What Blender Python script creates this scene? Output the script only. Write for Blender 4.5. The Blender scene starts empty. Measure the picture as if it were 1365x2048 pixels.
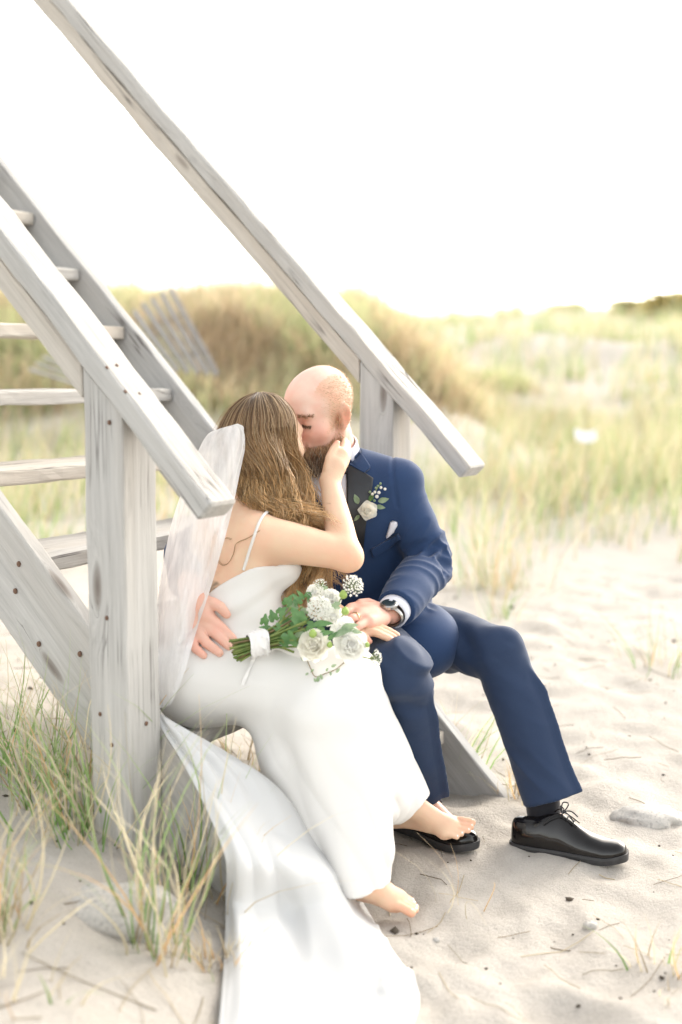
import bpy, math, random
import numpy as np
from mathutils import Matrix, Vector

random.seed(7)
RNG = np.random.default_rng(11)
scene = bpy.context.scene

# ------------------------------------------------------------------ camera
CAM_H = 1.15
PITCH = math.radians(6.743)
FPX = 2474.0                      # focal length in pixels of the 1365 x 2048 frame
cam_data = bpy.data.cameras.new('camera')
cam_data.sensor_fit = 'VERTICAL'
cam_data.sensor_height = 36.0
cam_data.sensor_width = 24.0
cam_data.lens = 36.0 * FPX / 2048.0
cam_data.clip_start = 0.05
cam_data.clip_end = 2000.0
cam_data.dof.use_dof = True
cam_data.dof.focus_distance = 2.93
cam_data.dof.aperture_fstop = 1.55
cam = bpy.data.objects.new('camera', cam_data)
cam.location = (0, 0, CAM_H)
cam.rotation_euler = (math.pi / 2 - PITCH, 0, 0)
scene.collection.objects.link(cam)
scene.camera = cam

# ------------------------------------------------------------------ sky and sun
SUN_DIR = Vector((0.55, 0.70, 0.50)).normalized()       # towards the sun: behind, to the right, low
sun_el = math.asin(SUN_DIR.z)
sun_az = math.atan2(SUN_DIR.x, SUN_DIR.y)
world = bpy.data.worlds.new('World')
scene.world = world
world.use_nodes = True
wn = world.node_tree
wn.nodes.clear()
sky = wn.nodes.new('ShaderNodeTexSky')
sky.sky_type = 'NISHITA'
sky.sun_disc = False
sky.sun_elevation = sun_el
sky.sun_rotation = sun_az
sky.air_density = 1.0
sky.dust_density = 2.0
sky.ozone_density = 1.0
hsv = wn.nodes.new('ShaderNodeHueSaturation')           # thin high haze: a whiter sky
hsv.inputs['Saturation'].default_value = 0.25
bg = wn.nodes.new('ShaderNodeBackground')
bg.inputs['Strength'].default_value = 0.15
wo = wn.nodes.new('ShaderNodeOutputWorld')
wn.links.new(sky.outputs[0], hsv.inputs['Color'])
warm = wn.nodes.new('ShaderNodeMix')                       # evening haze tints the whole sky slightly cream
warm.data_type = 'RGBA'
warm.blend_type = 'MULTIPLY'
warm.inputs[0].default_value = 1.0
warm.inputs[7].default_value = (1.0, 0.965, 0.90, 1)
wn.links.new(hsv.outputs[0], warm.inputs[6])
wn.links.new(warm.outputs[2], bg.inputs[0])
wn.links.new(bg.outputs[0], wo.inputs[0])
sun_data = bpy.data.lights.new('sun', 'SUN')
sun_data.energy = 0.5
sun_data.angle = math.radians(60)
sun_data.color = (1.0, 0.87, 0.72)
sun = bpy.data.objects.new('sun', sun_data)
sun.rotation_euler = SUN_DIR.to_track_quat('Z', 'Y').to_euler()
scene.collection.objects.link(sun)

vs = scene.view_settings
scene.display_settings.display_device = 'sRGB'
vs.view_transform = 'Standard'
vs.look = 'None'
vs.gamma = 1.0
vs.use_curve_mapping = False
vs.exposure = 2.05
scene.cycles.use_denoising = True
scene.cycles.max_bounces = 8
scene.cycles.transparent_max_bounces = 16
scene.cycles.sample_clamp_indirect = 6.0

# ------------------------------------------------------------------ frames
CF = np.array([0, math.cos(PITCH), -math.sin(PITCH)])
CU = np.array([0, math.sin(PITCH), math.cos(PITCH)])
CR = np.array([1.0, 0, 0])
CC = np.array([0, 0, CAM_H])
def P(x, y, Y):
    """place measured on the photograph at (x, y), Y metres in front of the camera"""
    d = CF + CR * ((x - 682.5) / FPX) + CU * ((1024 - y) / FPX)
    return CC + d * (Y / d[1])
def PZ(x, y, z):
    d = CF + CR * ((x - 682.5) / FPX) + CU * ((1024 - y) / FPX)
    return CC + d * ((z - CAM_H) / d[2])
def V(*a):
    return np.array(a, float)
def unit(v):
    v = np.asarray(v, float)
    return v / (np.linalg.norm(v) + 1e-12)

# the stair's own frame: a up the flight, c across it (0 = far stringer), z above tread 4
SB = math.radians(31.73)
SU = V(-math.cos(SB), math.sin(SB), 0)
ST = V(math.sin(SB), math.cos(SB), 0)
SO = V(-.511, 3.787, 1.083)
RISE, RUN = .185, .1867
def S(a, c, z):
    return SO + SU * a + ST * c + V(0, 0, z)

# ------------------------------------------------------------------ object helpers
COL = scene.collection
def mesh_obj(name, verts, faces, mat=None, parent=None, smooth=False, col=None, matrix=None):
    me = bpy.data.meshes.new(name)
    verts = np.asarray(verts, np.float32)
    if isinstance(faces, np.ndarray):
        n, k = faces.shape
        me.vertices.add(len(verts))
        me.vertices.foreach_set('co', verts.ravel())
        me.loops.add(n * k)
        me.loops.foreach_set('vertex_index', faces.astype(np.int32).ravel())
        me.polygons.add(n)
        me.polygons.foreach_set('loop_start', np.arange(0, n * k, k, dtype=np.int32))
        me.polygons.foreach_set('loop_total', np.full(n, k, np.int32))
        me.update(calc_edges=True)
        me.validate()
    else:
        me.from_pydata(verts.tolist(), [], faces)
        me.update()
    if smooth:
        me.polygons.foreach_set('use_smooth', np.ones(len(me.polygons), bool))
    if col is not None:
        add_col(me, col)
    if mat is not None:
        me.materials.append(mat)
    ob = bpy.data.objects.new(name, me)
    COL.objects.link(ob)
    if matrix is not None:
        ob.matrix_world = matrix
    if parent is not None:
        set_parent(ob, parent)
    return ob
def add_col(me, col):
    at = me.color_attributes.new('tint', 'FLOAT_COLOR', 'POINT')
    c = np.ones((len(me.vertices), 4), np.float32)
    c[:, :3] = col
    at.data.foreach_set('color', c.ravel())
def world_of(ob):
    m = ob.matrix_basis.copy()
    if ob.parent is not None:
        m = world_of(ob.parent) @ ob.matrix_parent_inverse @ m
    return m
def set_parent(ob, parent):
    ob.parent = parent
    ob.matrix_parent_inverse = world_of(parent).inverted()
def tag(o, label=None, cat=None, group=None, kind=None):
    if label: o['label'] = label
    if cat: o['category'] = cat
    if group: o['group'] = group
    if kind: o['kind'] = kind
    return o
def empty(name, loc):
    o = bpy.data.objects.new(name, None)
    o.location = [float(v) for v in loc]
    o.empty_display_size = .1
    COL.objects.link(o)
    return o
def frame_matrix(origin, x, y, z):
    m = Matrix.Identity(4)
    for i, ax in enumerate((x, y, z)):
        for r in range(3):
            m[r][i] = float(ax[r])
    for r in range(3):
        m[r][3] = float(origin[r])
    return m

# ------------------------------------------------------------------ noise
_LAT = np.random.default_rng(5).random((64, 64, 64)).astype(np.float32)
def noise3(p):
    p = np.asarray(p, np.float32)
    i = np.floor(p).astype(np.int64)
    f = (p - i).astype(np.float32)
    f = f * f * (3 - 2 * f)
    i &= 63
    j = (i + 1) & 63
    x0, y0, z0 = i[..., 0], i[..., 1], i[..., 2]
    x1, y1, z1 = j[..., 0], j[..., 1], j[..., 2]
    fx, fy, fz = f[..., 0], f[..., 1], f[..., 2]
    a = _LAT[x0, y0, z0] * (1 - fx) + _LAT[x1, y0, z0] * fx
    b = _LAT[x0, y1, z0] * (1 - fx) + _LAT[x1, y1, z0] * fx
    c = _LAT[x0, y0, z1] * (1 - fx) + _LAT[x1, y0, z1] * fx
    d = _LAT[x0, y1, z1] * (1 - fx) + _LAT[x1, y1, z1] * fx
    return ((a * (1 - fy) + b * fy) * (1 - fz) + (c * (1 - fy) + d * fy) * fz) * 2 - 1
def fbm(p, oct=4, gain=.5):
    p = np.asarray(p, np.float32)
    s, a = 0, 1.0
    for o in range(oct):
        s = s + a * noise3(p + 17.3 * o)
        p = p * 2.03
        a *= gain
    return s
def n2(x, y, s=1.0, oct=4, off=0.0):
    return fbm(np.stack([x * s + off, y * s + off * .7, np.full_like(x, off * 1.3 + .5)], -1), oct)
def sstep(a, b, x):
    t = np.clip((x - a) / (b - a), 0, 1)
    return t * t * (3 - 2 * t)

# ------------------------------------------------------------------ material helpers
class Nodes:
    def __init__(s, name):
        s.m = bpy.data.materials.new(name)
        s.m.use_nodes = True
        s.t = s.m.node_tree
        s.b = s.t.nodes['Principled BSDF']
        s.out = s.t.nodes['Material Output']
    def n(s, typ, **kw):
        nd = s.t.nodes.new(typ)
        for k, v in kw.items():
            if k in nd.inputs.keys() if not k.startswith('_') else False:
                nd.inputs[k].default_value = v
            else:
                setattr(nd, k.lstrip('_'), v)
        return nd
    def l(s, a, b):
        s.t.links.new(a, b)
    def ramp(s, fac, stops, interp='LINEAR'):
        r = s.t.nodes.new('ShaderNodeValToRGB')
        r.color_ramp.interpolation = interp
        el = r.color_ramp.elements
        while len(el) < len(stops):
            el.new(0.5)
        for e, (pos, c) in zip(el, stops):
            e.position = pos
            e.color = (*c, 1) if len(c) == 3 else c
        s.l(fac, r.inputs[0])
        return r.outputs[0]
    def coord(s, scale=(1, 1, 1), kind='Object', loc=(0, 0, 0)):
        tc = s.t.nodes.new('ShaderNodeTexCoord')
        mp = s.t.nodes.new('ShaderNodeMapping')
        mp.inputs['Scale'].default_value = scale
        mp.inputs['Location'].default_value = loc
        s.l(tc.outputs[kind], mp.inputs[0])
        return mp.outputs[0]
    def noise(s, vec, scale=1, detail=4, rough=.5, dist=0.0):
        nd = s.t.nodes.new('ShaderNodeTexNoise')
        nd.inputs['Scale'].default_value = scale
        nd.inputs['Detail'].default_value = detail
        nd.inputs['Roughness'].default_value = rough
        nd.inputs['Distortion'].default_value = dist
        s.l(vec, nd.inputs['Vector'])
        return nd.outputs[0]
    def mix(s, a, b, fac, blend='MIX'):
        nd = s.t.nodes.new('ShaderNodeMix')
        nd.data_type = 'RGBA'
        nd.blend_type = blend
        for sock, v in ((nd.inputs[0], fac), (nd.inputs[6], a), (nd.inputs[7], b)):
            if isinstance(v, (int, float)):
                sock.default_value = v
            elif isinstance(v, tuple):
                sock.default_value = (*v, 1) if len(v) == 3 else v
            else:
                s.l(v, sock)
        return nd.outputs[2]
    def bump(s, h, strength=.3, dist=.01):
        nd = s.t.nodes.new('ShaderNodeBump')
        nd.inputs['Strength'].default_value = strength
        nd.inputs['Distance'].default_value = dist
        s.l(h, nd.inputs['Height'])
        s.l(nd.outputs[0], s.b.inputs['Normal'])
        return nd
    def set(s, **kw):
        for k, v in kw.items():
            k = k.replace('_', ' ')
            if isinstance(v, tuple) and len(v) == 3 and s.b.inputs[k].type == 'RGBA':
                v = (*v, 1)
            if hasattr(v, 'is_output'):
                s.l(v, s.b.inputs[k])
            else:
                s.b.inputs[k].default_value = v
        return s
def plain(name, color, rough=.6, var=.12, scale=30.0, **kw):
    s = Nodes(name)
    c = s.coord((scale,) * 3)
    nz = s.noise(c, 1, 5, .6)
    lo = tuple(v * (1 - var) for v in color)
    hi = tuple(min(1, v * (1 + var)) for v in color)
    s.set(Base_Color=s.ramp(nz, [(.3, lo), (.7, hi)]), Roughness=rough, **kw)
    return s.m
def tinted(name, rough=.6, translucent=0.0, **kw):
    """colour read from the mesh's own tint attribute"""
    s = Nodes(name)
    at = s.n('ShaderNodeVertexColor')
    at.layer_name = 'tint'
    s.set(Base_Color=at.outputs[0], Roughness=rough, **kw)
    if translucent:
        tr = s.n('ShaderNodeBsdfTranslucent')
        s.l(at.outputs[0], tr.inputs[0])
        mx = s.n('ShaderNodeMixShader')
        mx.inputs[0].default_value = translucent
        s.l(s.b.outputs[0], mx.inputs[1])
        s.l(tr.outputs[0], mx.inputs[2])
        s.l(mx.outputs[0], s.out.inputs[0])
    return s.m
# ================================================================== the sand
FOOT = [(RNG.uniform(-.1, 3.2), RNG.uniform(2.0, 6.5), RNG.uniform(0, 6.3), RNG.uniform(.6, 1.2)) for _ in range(190)]
def ground_base(x, y):
    z = np.zeros_like(x)
    z += .15 * sstep(-.05, -.55, x) * sstep(4.5, 3.0, y)                     # sand heaped against the near post
    z += .10 * sstep(-.3, -1.2, x) * sstep(1.5, 2.2, y)
    z += .05 * sstep(3.0, 5.0, y) + .16 * sstep(5.5, 11, y)
    z += 1.25 * sstep(9, 24, y) + 1.10 * sstep(18, 42, y)
    # the left-hand ridge with its steep right end
    ridge = sstep(10.0, 13.8, y) * sstep(26, 15, y)
    z += 1.06 * ridge * sstep(2.0, .3, x + .05 * (y - 13)) * (1 - .12 * sstep(-1, -7, x))
    z += .26 * sstep(2.0, 6.5, x) * sstep(26, 40, y)
    z -= 3.0 * sstep(46, 90, y)
    return z
def ground_z(x, y):
    x = np.asarray(x, np.float32); y = np.asarray(y, np.float32)
    z = ground_base(x, y)
    near = sstep(14, 5, y)
    z += .055 * n2(x, y, .55, 3, 3.1) * (.4 + .6 * sstep(3, 8, y)) * (1 + 2.5 * sstep(8, 20, y))
    z += near * (.012 * n2(x, y, 3.2, 3, 9.7) + .0085 * n2(x, y, 11, 3, 4.4) + .0035 * n2(x, y, 29, 2, 6.1))
    return z
def ground_full(x, y):
    z = ground_z(x, y)
    for fx, fy, an, sc in FOOT:
        m = (np.abs(x - fx) < .4) & (np.abs(y - fy) < .4)
        if not m.any():
            continue
        dx, dy = x[m] - fx, y[m] - fy
        a = (dx * math.cos(an) + dy * math.sin(an)) / (.13 * sc)
        b = (-dx * math.sin(an) + dy * math.cos(an)) / (.065 * sc)
        r = np.sqrt(a * a + b * b)
        z[m] += -.015 * sc * np.exp(-r ** 2 * 1.1) + .006 * sc * np.exp(-((r - 1.45) / .4) ** 2)
    return z

NX, NY = 480, 520
gu = np.linspace(-1, 1, NX)
gx = 80 * np.sinh(5.6 * gu) / math.sinh(5.6) + .35
gv = np.linspace(0, 1, NY)
gy = .9 + 110 * (np.exp(5.4 * gv) - 1) / (math.exp(5.4) - 1)
GX, GY = np.meshgrid(gx, gy)
GZ = ground_full(GX.astype(np.float32), GY.astype(np.float32))
gi = np.arange(NX * NY).reshape(NY, NX)
gf = np.stack([gi[:-1, :-1], gi[:-1, 1:], gi[1:, 1:], gi[1:, :-1]], -1).reshape(-1, 4)

def sand_material():
    s = Nodes('sand')
    c = s.coord((1, 1, 1))
    fine = s.noise(c, 260, 4, .7)
    mid = s.noise(c, 9, 5, .6)
    big = s.noise(c, .9, 3, .5)
    base = s.ramp(mid, [(.3, (.41, .375, .33)), (.7, (.50, .465, .42))])
    base = s.mix(base, s.ramp(fine, [(.25, (.27, .24, .205)), (.5, (.52, .485, .44)), (.8, (.60, .565, .52))]), .45)
    base = s.mix(base, (.45, .40, .33), s.ramp(big, [(.45, (0, 0, 0)), (.75, (.35, .35, .35))]))
    s.set(Base_Color=base, Roughness=.95)
    s.b.inputs['Specular IOR Level'].default_value = .2
    h = s.mix(s.noise(c, 70, 5, .65), fine, .35)
    s.bump(h, .8, .014)
    return s.m
sand = mesh_obj('sand_ground', np.stack([GX, GY, GZ], -1).reshape(-1, 3), gf, sand_material(), smooth=True)
tag(sand, 'pale trampled beach sand rising into grassy dunes', None, None, 'structure')
# ================================================================== the wooden beach stair
def wood_material(name, dark, light, warm, seed=0.0, knots=True):
    s = Nodes(name)
    c = s.coord((1, 1, 1), loc=(seed, seed * .7, seed * 1.3))
    oi = s.n('ShaderNodeObjectInfo')
    off = s.n('ShaderNodeVectorMath', _operation='ADD')
    sc = s.n('ShaderNodeVectorMath', _operation='SCALE')
    sc.inputs['Scale'].default_value = 9.0
    cmb = s.n('ShaderNodeCombineXYZ')
    for i in range(3):
        s.l(oi.outputs['Random'], cmb.inputs[i])
    s.l(cmb.outputs[0], sc.inputs[0])
    s.l(c, off.inputs[0]); s.l(sc.outputs[0], off.inputs[1])
    def stretch(v, k):
        mp = s.n('ShaderNodeMapping')
        mp.inputs['Scale'].default_value = k
        s.l(v, mp.inputs[0])
        return mp.outputs[0]
    # knots push the grain aside
    vor = s.n('ShaderNodeTexVoronoi')
    vor.inputs['Scale'].default_value = 1.0
    s.l(stretch(off.outputs[0], (2.3, 9, 9)), vor.inputs['Vector'])
    kn = s.ramp(vor.outputs['Distance'], [(.0, (1, 1, 1)), (.16, (.25, .25, .25)), (.34, (0, 0, 0))])
    warp = s.n('ShaderNodeVectorMath', _operation='SCALE')
    s.l(kn, warp.inputs[0]); warp.inputs['Scale'].default_value = .05
    w2 = s.n('ShaderNodeVectorMath', _operation='ADD')
    s.l(off.outputs[0], w2.inputs[0]); s.l(warp.outputs[0], w2.inputs[1])
    grain = s.noise(stretch(w2.outputs[0], (2.2, 55, 55)), 1, 7, .62, .4)
    band = s.noise(stretch(w2.outputs[0], (1.0, 13, 13)), 1, 4, .5, .3)
    fine = s.noise(stretch(w2.outputs[0], (9, 260, 260)), 1, 4, .6)
    col = s.ramp(grain, [(.3, dark), (.62, light)])
    col = s.mix(col, tuple(min(1, v * 1.12) for v in light), s.ramp(fine, [(.4, (0, 0, 0)), (.75, (.6, .6, .6))]))
    col = s.mix(col, warm, s.ramp(band, [(.45, (0, 0, 0)), (.75, (.55, .55, .55))]))
    crack = s.ramp(s.noise(stretch(w2.outputs[0], (1.1, 42, 42)), 1, 2, .4, .2), [(.475, (0, 0, 0)), (.497, (1, 1, 1)), (.503, (1, 1, 1)), (.525, (0, 0, 0))])
    cm = s.n('ShaderNodeMath', _operation='MULTIPLY')
    s.l(crack, cm.inputs[0])
    s.l(s.ramp(s.noise(off.outputs[0], 4.5, 3), [(.5, (0, 0, 0)), (.68, (1, 1, 1))]), cm.inputs[1])
    col = s.mix(col, (.09, .08, .075), cm.outputs[0])
    if knots:
        kc = s.ramp(vor.outputs['Distance'], [(.0, (1, 1, 1)), (.09, (.5, .5, .5)), (.13, (0, 0, 0))])
        col = s.mix(col, (.16, .13, .11), kc)
    s.set(Base_Color=col, Roughness=.85)
    s.b.inputs['Specular IOR Level'].default_value = .25
    h = s.mix(grain, fine, .35)
    h2 = s.mix(h, (0, 0, 0), cm.outputs[0])
    s.bump(h2, .5, .006)
    return s.m
WOOD = wood_material('weathered_grey_wood', (.35, .338, .32), (.48, .467, .445), (.46, .42, .37))
WOOD_WARM = wood_material('weathered_tan_wood', (.40, .365, .32), (.54, .50, .445), (.48, .41, .335), 3.0)
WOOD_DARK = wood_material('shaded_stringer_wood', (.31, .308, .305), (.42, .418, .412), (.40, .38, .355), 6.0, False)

def board_mesh(L, w, h, wob=.0019, seg=24, bev=.004, seed=0, cut0=0.0, cut1=0.0):
    """a board along local +x from 0 to L; w along y, h along z (centred); rounded arrises, slightly uneven; cut = end shear"""
    rng = np.random.default_rng(seed)
    hw, hh = w / 2, h / 2
    b = min(bev, hw * .6, hh * .6)
    prof = []
    for sx, sy in ((1, 1), (-1, 1), (-1, -1), (1, -1)):
        cx, cy = sx * (hw - b), sy * (hh - b)
        a0 = {(1, 1): 0, (-1, 1): 90, (-1, -1): 180, (1, -1): 270}[(sx, sy)]
        for k in range(3):
            a = math.radians(a0 + k * 45)
            prof.append((cx + b * math.cos(a), cy + b * math.sin(a)))
    prof = np.array(prof)
    n = len(prof)
    xs = np.linspace(0, L, seg + 1)
    xs = np.concatenate([[0], [b * .7], xs[1:-1], [L - b * .7], [L]])
    ph = rng.uniform(0, 6, 8)
    V_, F_ = [], []
    for i, x in enumerate(xs):
        k = .86 if i in (0, len(xs) - 1) else 1.0
        pr = prof.copy()
        ins = (1 - k) * b * 5
        pr = pr - np.sign(pr) * np.minimum(np.abs(pr), ins if k < 1 else 0)
        oy = wob * (math.sin(x * 5 + ph[0]) + .5 * math.sin(x * 17 + ph[1]))
        oz = wob * (math.sin(x * 4 + ph[2]) + .5 * math.sin(x * 21 + ph[3]))
        jit = rng.normal(0, wob * .35, (n, 2))
        for (py, pz), j in zip(pr, jit):
            xx = x + (cut0 * pz * (1 - x / L) + cut1 * pz * (x / L))
            V_.append((xx, py + oy + j[0], pz + oz + j[1]))
    m = len(xs)
    for i in range(m - 1):
        for k in range(n):
            a, bb = i * n + k, i * n + (k + 1) % n
            F_.append((a, bb, bb + n, a + n))
    F_.append(tuple(range(n - 1, -1, -1)))
    F_.append(tuple(range((m - 1) * n, m * n)))
    return V_, F_
_seed = [0]
def board(name, A, B, up, w, h, mat, parent, **kw):
    """board whose centre line runs A -> B; h measured along `up`, w across"""
    A, B = np.asarray(A, float), np.asarray(B, float)
    x = unit(B - A)
    z = unit(np.asarray(up, float) - x * np.dot(up, x))
    y = np.cross(z, x)
    _seed[0] += 1
    v, fc = board_mesh(np.linalg.norm(B - A), w, h, seed=_seed[0], **kw)
    return mesh_obj(name, v, fc, mat, parent, smooth=False, matrix=frame_matrix(A, x, y, z))

stair = empty('beach_staircase', S(-.75, -.5, 0) * V(1, 1, 0))
tag(stair, 'weathered grey wooden beach staircase with open treads and two sloping handrails', 'staircase')
SL = RISE / RUN
SLOPE = unit(SU * 1 + V(0, 0, SL))                    # up the flight
SNORM = unit(np.cross(ST, SLOPE)); SNORM = SNORM if SNORM[2] > 0 else -SNORM
ZUP = V(0, 0, 1)

TREAD_D, TREAD_T = .235, .038
for i in range(-1, 10):
    a0 = (4 - i) * RUN
    zc = (4 - i) * RISE - TREAD_T / 2
    tr = board('tread', S(a0 + TREAD_D / 2, -.948, zc), S(a0 + TREAD_D / 2, -.002, zc), ZUP, TREAD_D, TREAD_T, WOOD_WARM if i % 2 else WOOD, stair, bev=.006)
    for cc, in ((-.035,), (-.918,)):
        board('cleat', S(a0 + .075, cc, zc - TREAD_T / 2 - .002), S(a0 + .075, cc, zc - TREAD_T / 2 - .095), SU, .045, .05, WOOD_WARM, stair, seg=4)
def stringer(c, topoff, mat, a_low, a_high, WS, th=.04):
    A = S(a_low, c, a_low * SL + topoff) - SNORM * (WS / 2)
    B = S(a_high, c, a_high * SL + topoff) - SNORM * (WS / 2)
    return board('stringer', A, B, SNORM, th, WS, mat, stair, seg=40, bev=.005)
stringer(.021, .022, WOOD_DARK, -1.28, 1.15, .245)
near_str = stringer(-.971, .055, WOOD, -1.06, 1.15, .197)

POST_W = .103
def post(a, c, w, z_top_off, z_bot, mat):
    # square post with its head cut to the rail's slope
    x0, x1, y0, y1 = a, a + w, c, c + w
    A = S(a + w / 2, c + w / 2, 0); A[2] = z_bot
    h = S(0, 0, z_top_off)[2] - z_bot
    v, fc = board_mesh(h, w, w, wob=.001, seg=30, bev=.005, seed=91 + int(c * 10))
    v = np.array(v)
    # local y -> world -ST?, build in stair frame: x local up, y local = SU, z local = ST
    k = v[:, 0] / h
    v[:, 0] += np.where(k > .97, v[:, 1] * SL, 0)
    return mesh_obj('post', v, fc, mat, stair, matrix=frame_matrix(A, ZUP, SU, np.cross(ZUP, SU)))
AP = -.768
SEAM_N, SEAM_F = .068, .082
near_post = post(AP, -1.095, POST_W, SEAM_N + -.5 * POST_W * SL, -.25, WOOD)
far_post = post(AP + .024, .042, .108, SEAM_F - .5 * .108 * SL, -.25, WOOD)
def rail(c0, w, seam_a, seam_z, a_end, a_top, post_back, wmat):
    th = .046
    line = lambda a: S(a, c0 + w / 2, seam_z + (a - seam_a) * SL)
    off = SNORM * (th / 2 + .0015)
    cap = board('handrail', line(a_end) + off, line(a_top) + off, SNORM, w, th, wmat, stair, seg=60, bev=.007, wob=.0022)
    th2 = .048
    off2 = -SNORM * (th2 / 2 + .001)
    off2 = off2 - ST * (w / 2 - .028)
    sub = board('under_rail', line(post_back + .003) + off2 - SLOPE * .024, line(a_top) + off2, SNORM, .045, th2, WOOD_WARM, stair, seg=40, bev=.004, cut0=1.0)
    return cap
rail(-1.102, .086, AP + POST_W, SEAM_N, -.963, 1.25, AP + POST_W, WOOD)
rail(.036, .104, AP + .024 + .108, SEAM_F, -.955, 1.55, AP + .132, WOOD)
# upper supports of the flight, standing in the dune grass behind the near rail
for a, c in ((.98, -1.045), (1.0, .1)):
    B_ = S(a, c, a * SL + .75); A_ = B_.copy(); A_[2] = -.1
    board('support_post', A_, B_, SU, .09, .09, WOOD_WARM, stair)
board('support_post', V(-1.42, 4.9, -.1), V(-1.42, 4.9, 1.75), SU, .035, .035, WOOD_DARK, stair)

NAIL = plain('rusty_nail', (.15, .085, .055), .8, .4, 200)
def nail(x, y, c_or_a, face, r=.0045):
    """a nail head where the photograph shows one; face: near (-t side) at c, front (-u side) at a, top of the near rail"""
    d = CF + CR * ((x - 682.5) / FPX) + CU * ((1024 - y) / FPX)
    if face == 'near':
        n, q = -ST, S(0, c_or_a, 0)
    elif face == 'front':
        n, q = -SU, S(c_or_a, 0, 0)
    else:
        n, q = SNORM, S(AP + POST_W, -1.1, SEAM_N) + SNORM * .0485
    k = np.dot(q - CC, n) / np.dot(d, n)
    pt = CC + d * k + n * .0008
    x_ = unit(np.cross(n, ZUP)); y_ = np.cross(n, x_)
    ang = np.linspace(0, 2 * math.pi, 9)[:-1]
    vv = [np.zeros(3) + V(0, 0, .0022)]
    vv += [V(r * math.cos(t) * 1.0, r * 1.25 * math.sin(t), .0012) for t in ang]
    vv += [V(r * math.cos(t) * 1.1, r * 1.35 * math.sin(t), -.002) for t in ang]
    ff = [(0, 1 + k_, 1 + (k_ + 1) % 8) for k_ in range(8)] + [(1 + k_, 9 + k_, 9 + (k_ + 1) % 8, 1 + (k_ + 1) % 8) for k_ in range(8)]
    return mesh_obj('nail', vv, ff, NAIL, stair, matrix=frame_matrix(pt, x_, y_, n))
for x, y in ((38, 1128), (31, 1182), (78, 1288), (160, 1308)):
    nail(x, y, -.9925, 'near', .0052)
for x, y in ((214, 1236), (219, 845), (201, 1428), (178, 720), (224, 1490)):
    nail(x, y, -1.0962, 'near', .0038)
for x, y in ((214, 735), (234, 731), (251, 783), (279, 788)):
    nail(x, y, 0, 'top', .003)
nail(293, 1447, AP - .0012, 'front', .004)
# rusty chain hanging on the hidden side of the near post
CHAIN = plain('rusty_chain', (.16, .07, .04), .8, .4, 120)
def tube_ring(center, ax1, ax2, r1, r2, rt, n=12, m=6):
    vv, ff = [], []
    nrm = unit(np.cross(ax1, ax2))
    for i in range(n):
        t = 2 * math.pi * i / n
        o = unit(ax1 * math.cos(t) * r1 + ax2 * math.sin(t) * r2)
        c = center + ax1 * math.cos(t) * r1 + ax2 * math.sin(t) * r2
        for j in range(m):
            s_ = 2 * math.pi * j / m
            vv.append(c + (o * math.cos(s_) + nrm * math.sin(s_)) * rt)
    for i in range(n):
        for j in range(m):
            ff.append((i * m + j, ((i + 1) % n) * m + j, ((i + 1) % n) * m + (j + 1) % m, i * m + (j + 1) % m))
    return vv, ff
pc = S(AP + POST_W + .004, -1.06, 0)
for k in range(6):
    zc = P(160, 818 + k * 11, 2.53)[2]
    ctr = V(pc[0], pc[1], zc)
    a1 = SU if k % 2 else ST
    v_, f_ = tube_ring(ctr, a1, ZUP, .005, .009, .0018)
    mesh_obj('chain_link', v_, f_, CHAIN, stair, smooth=True)
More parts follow.
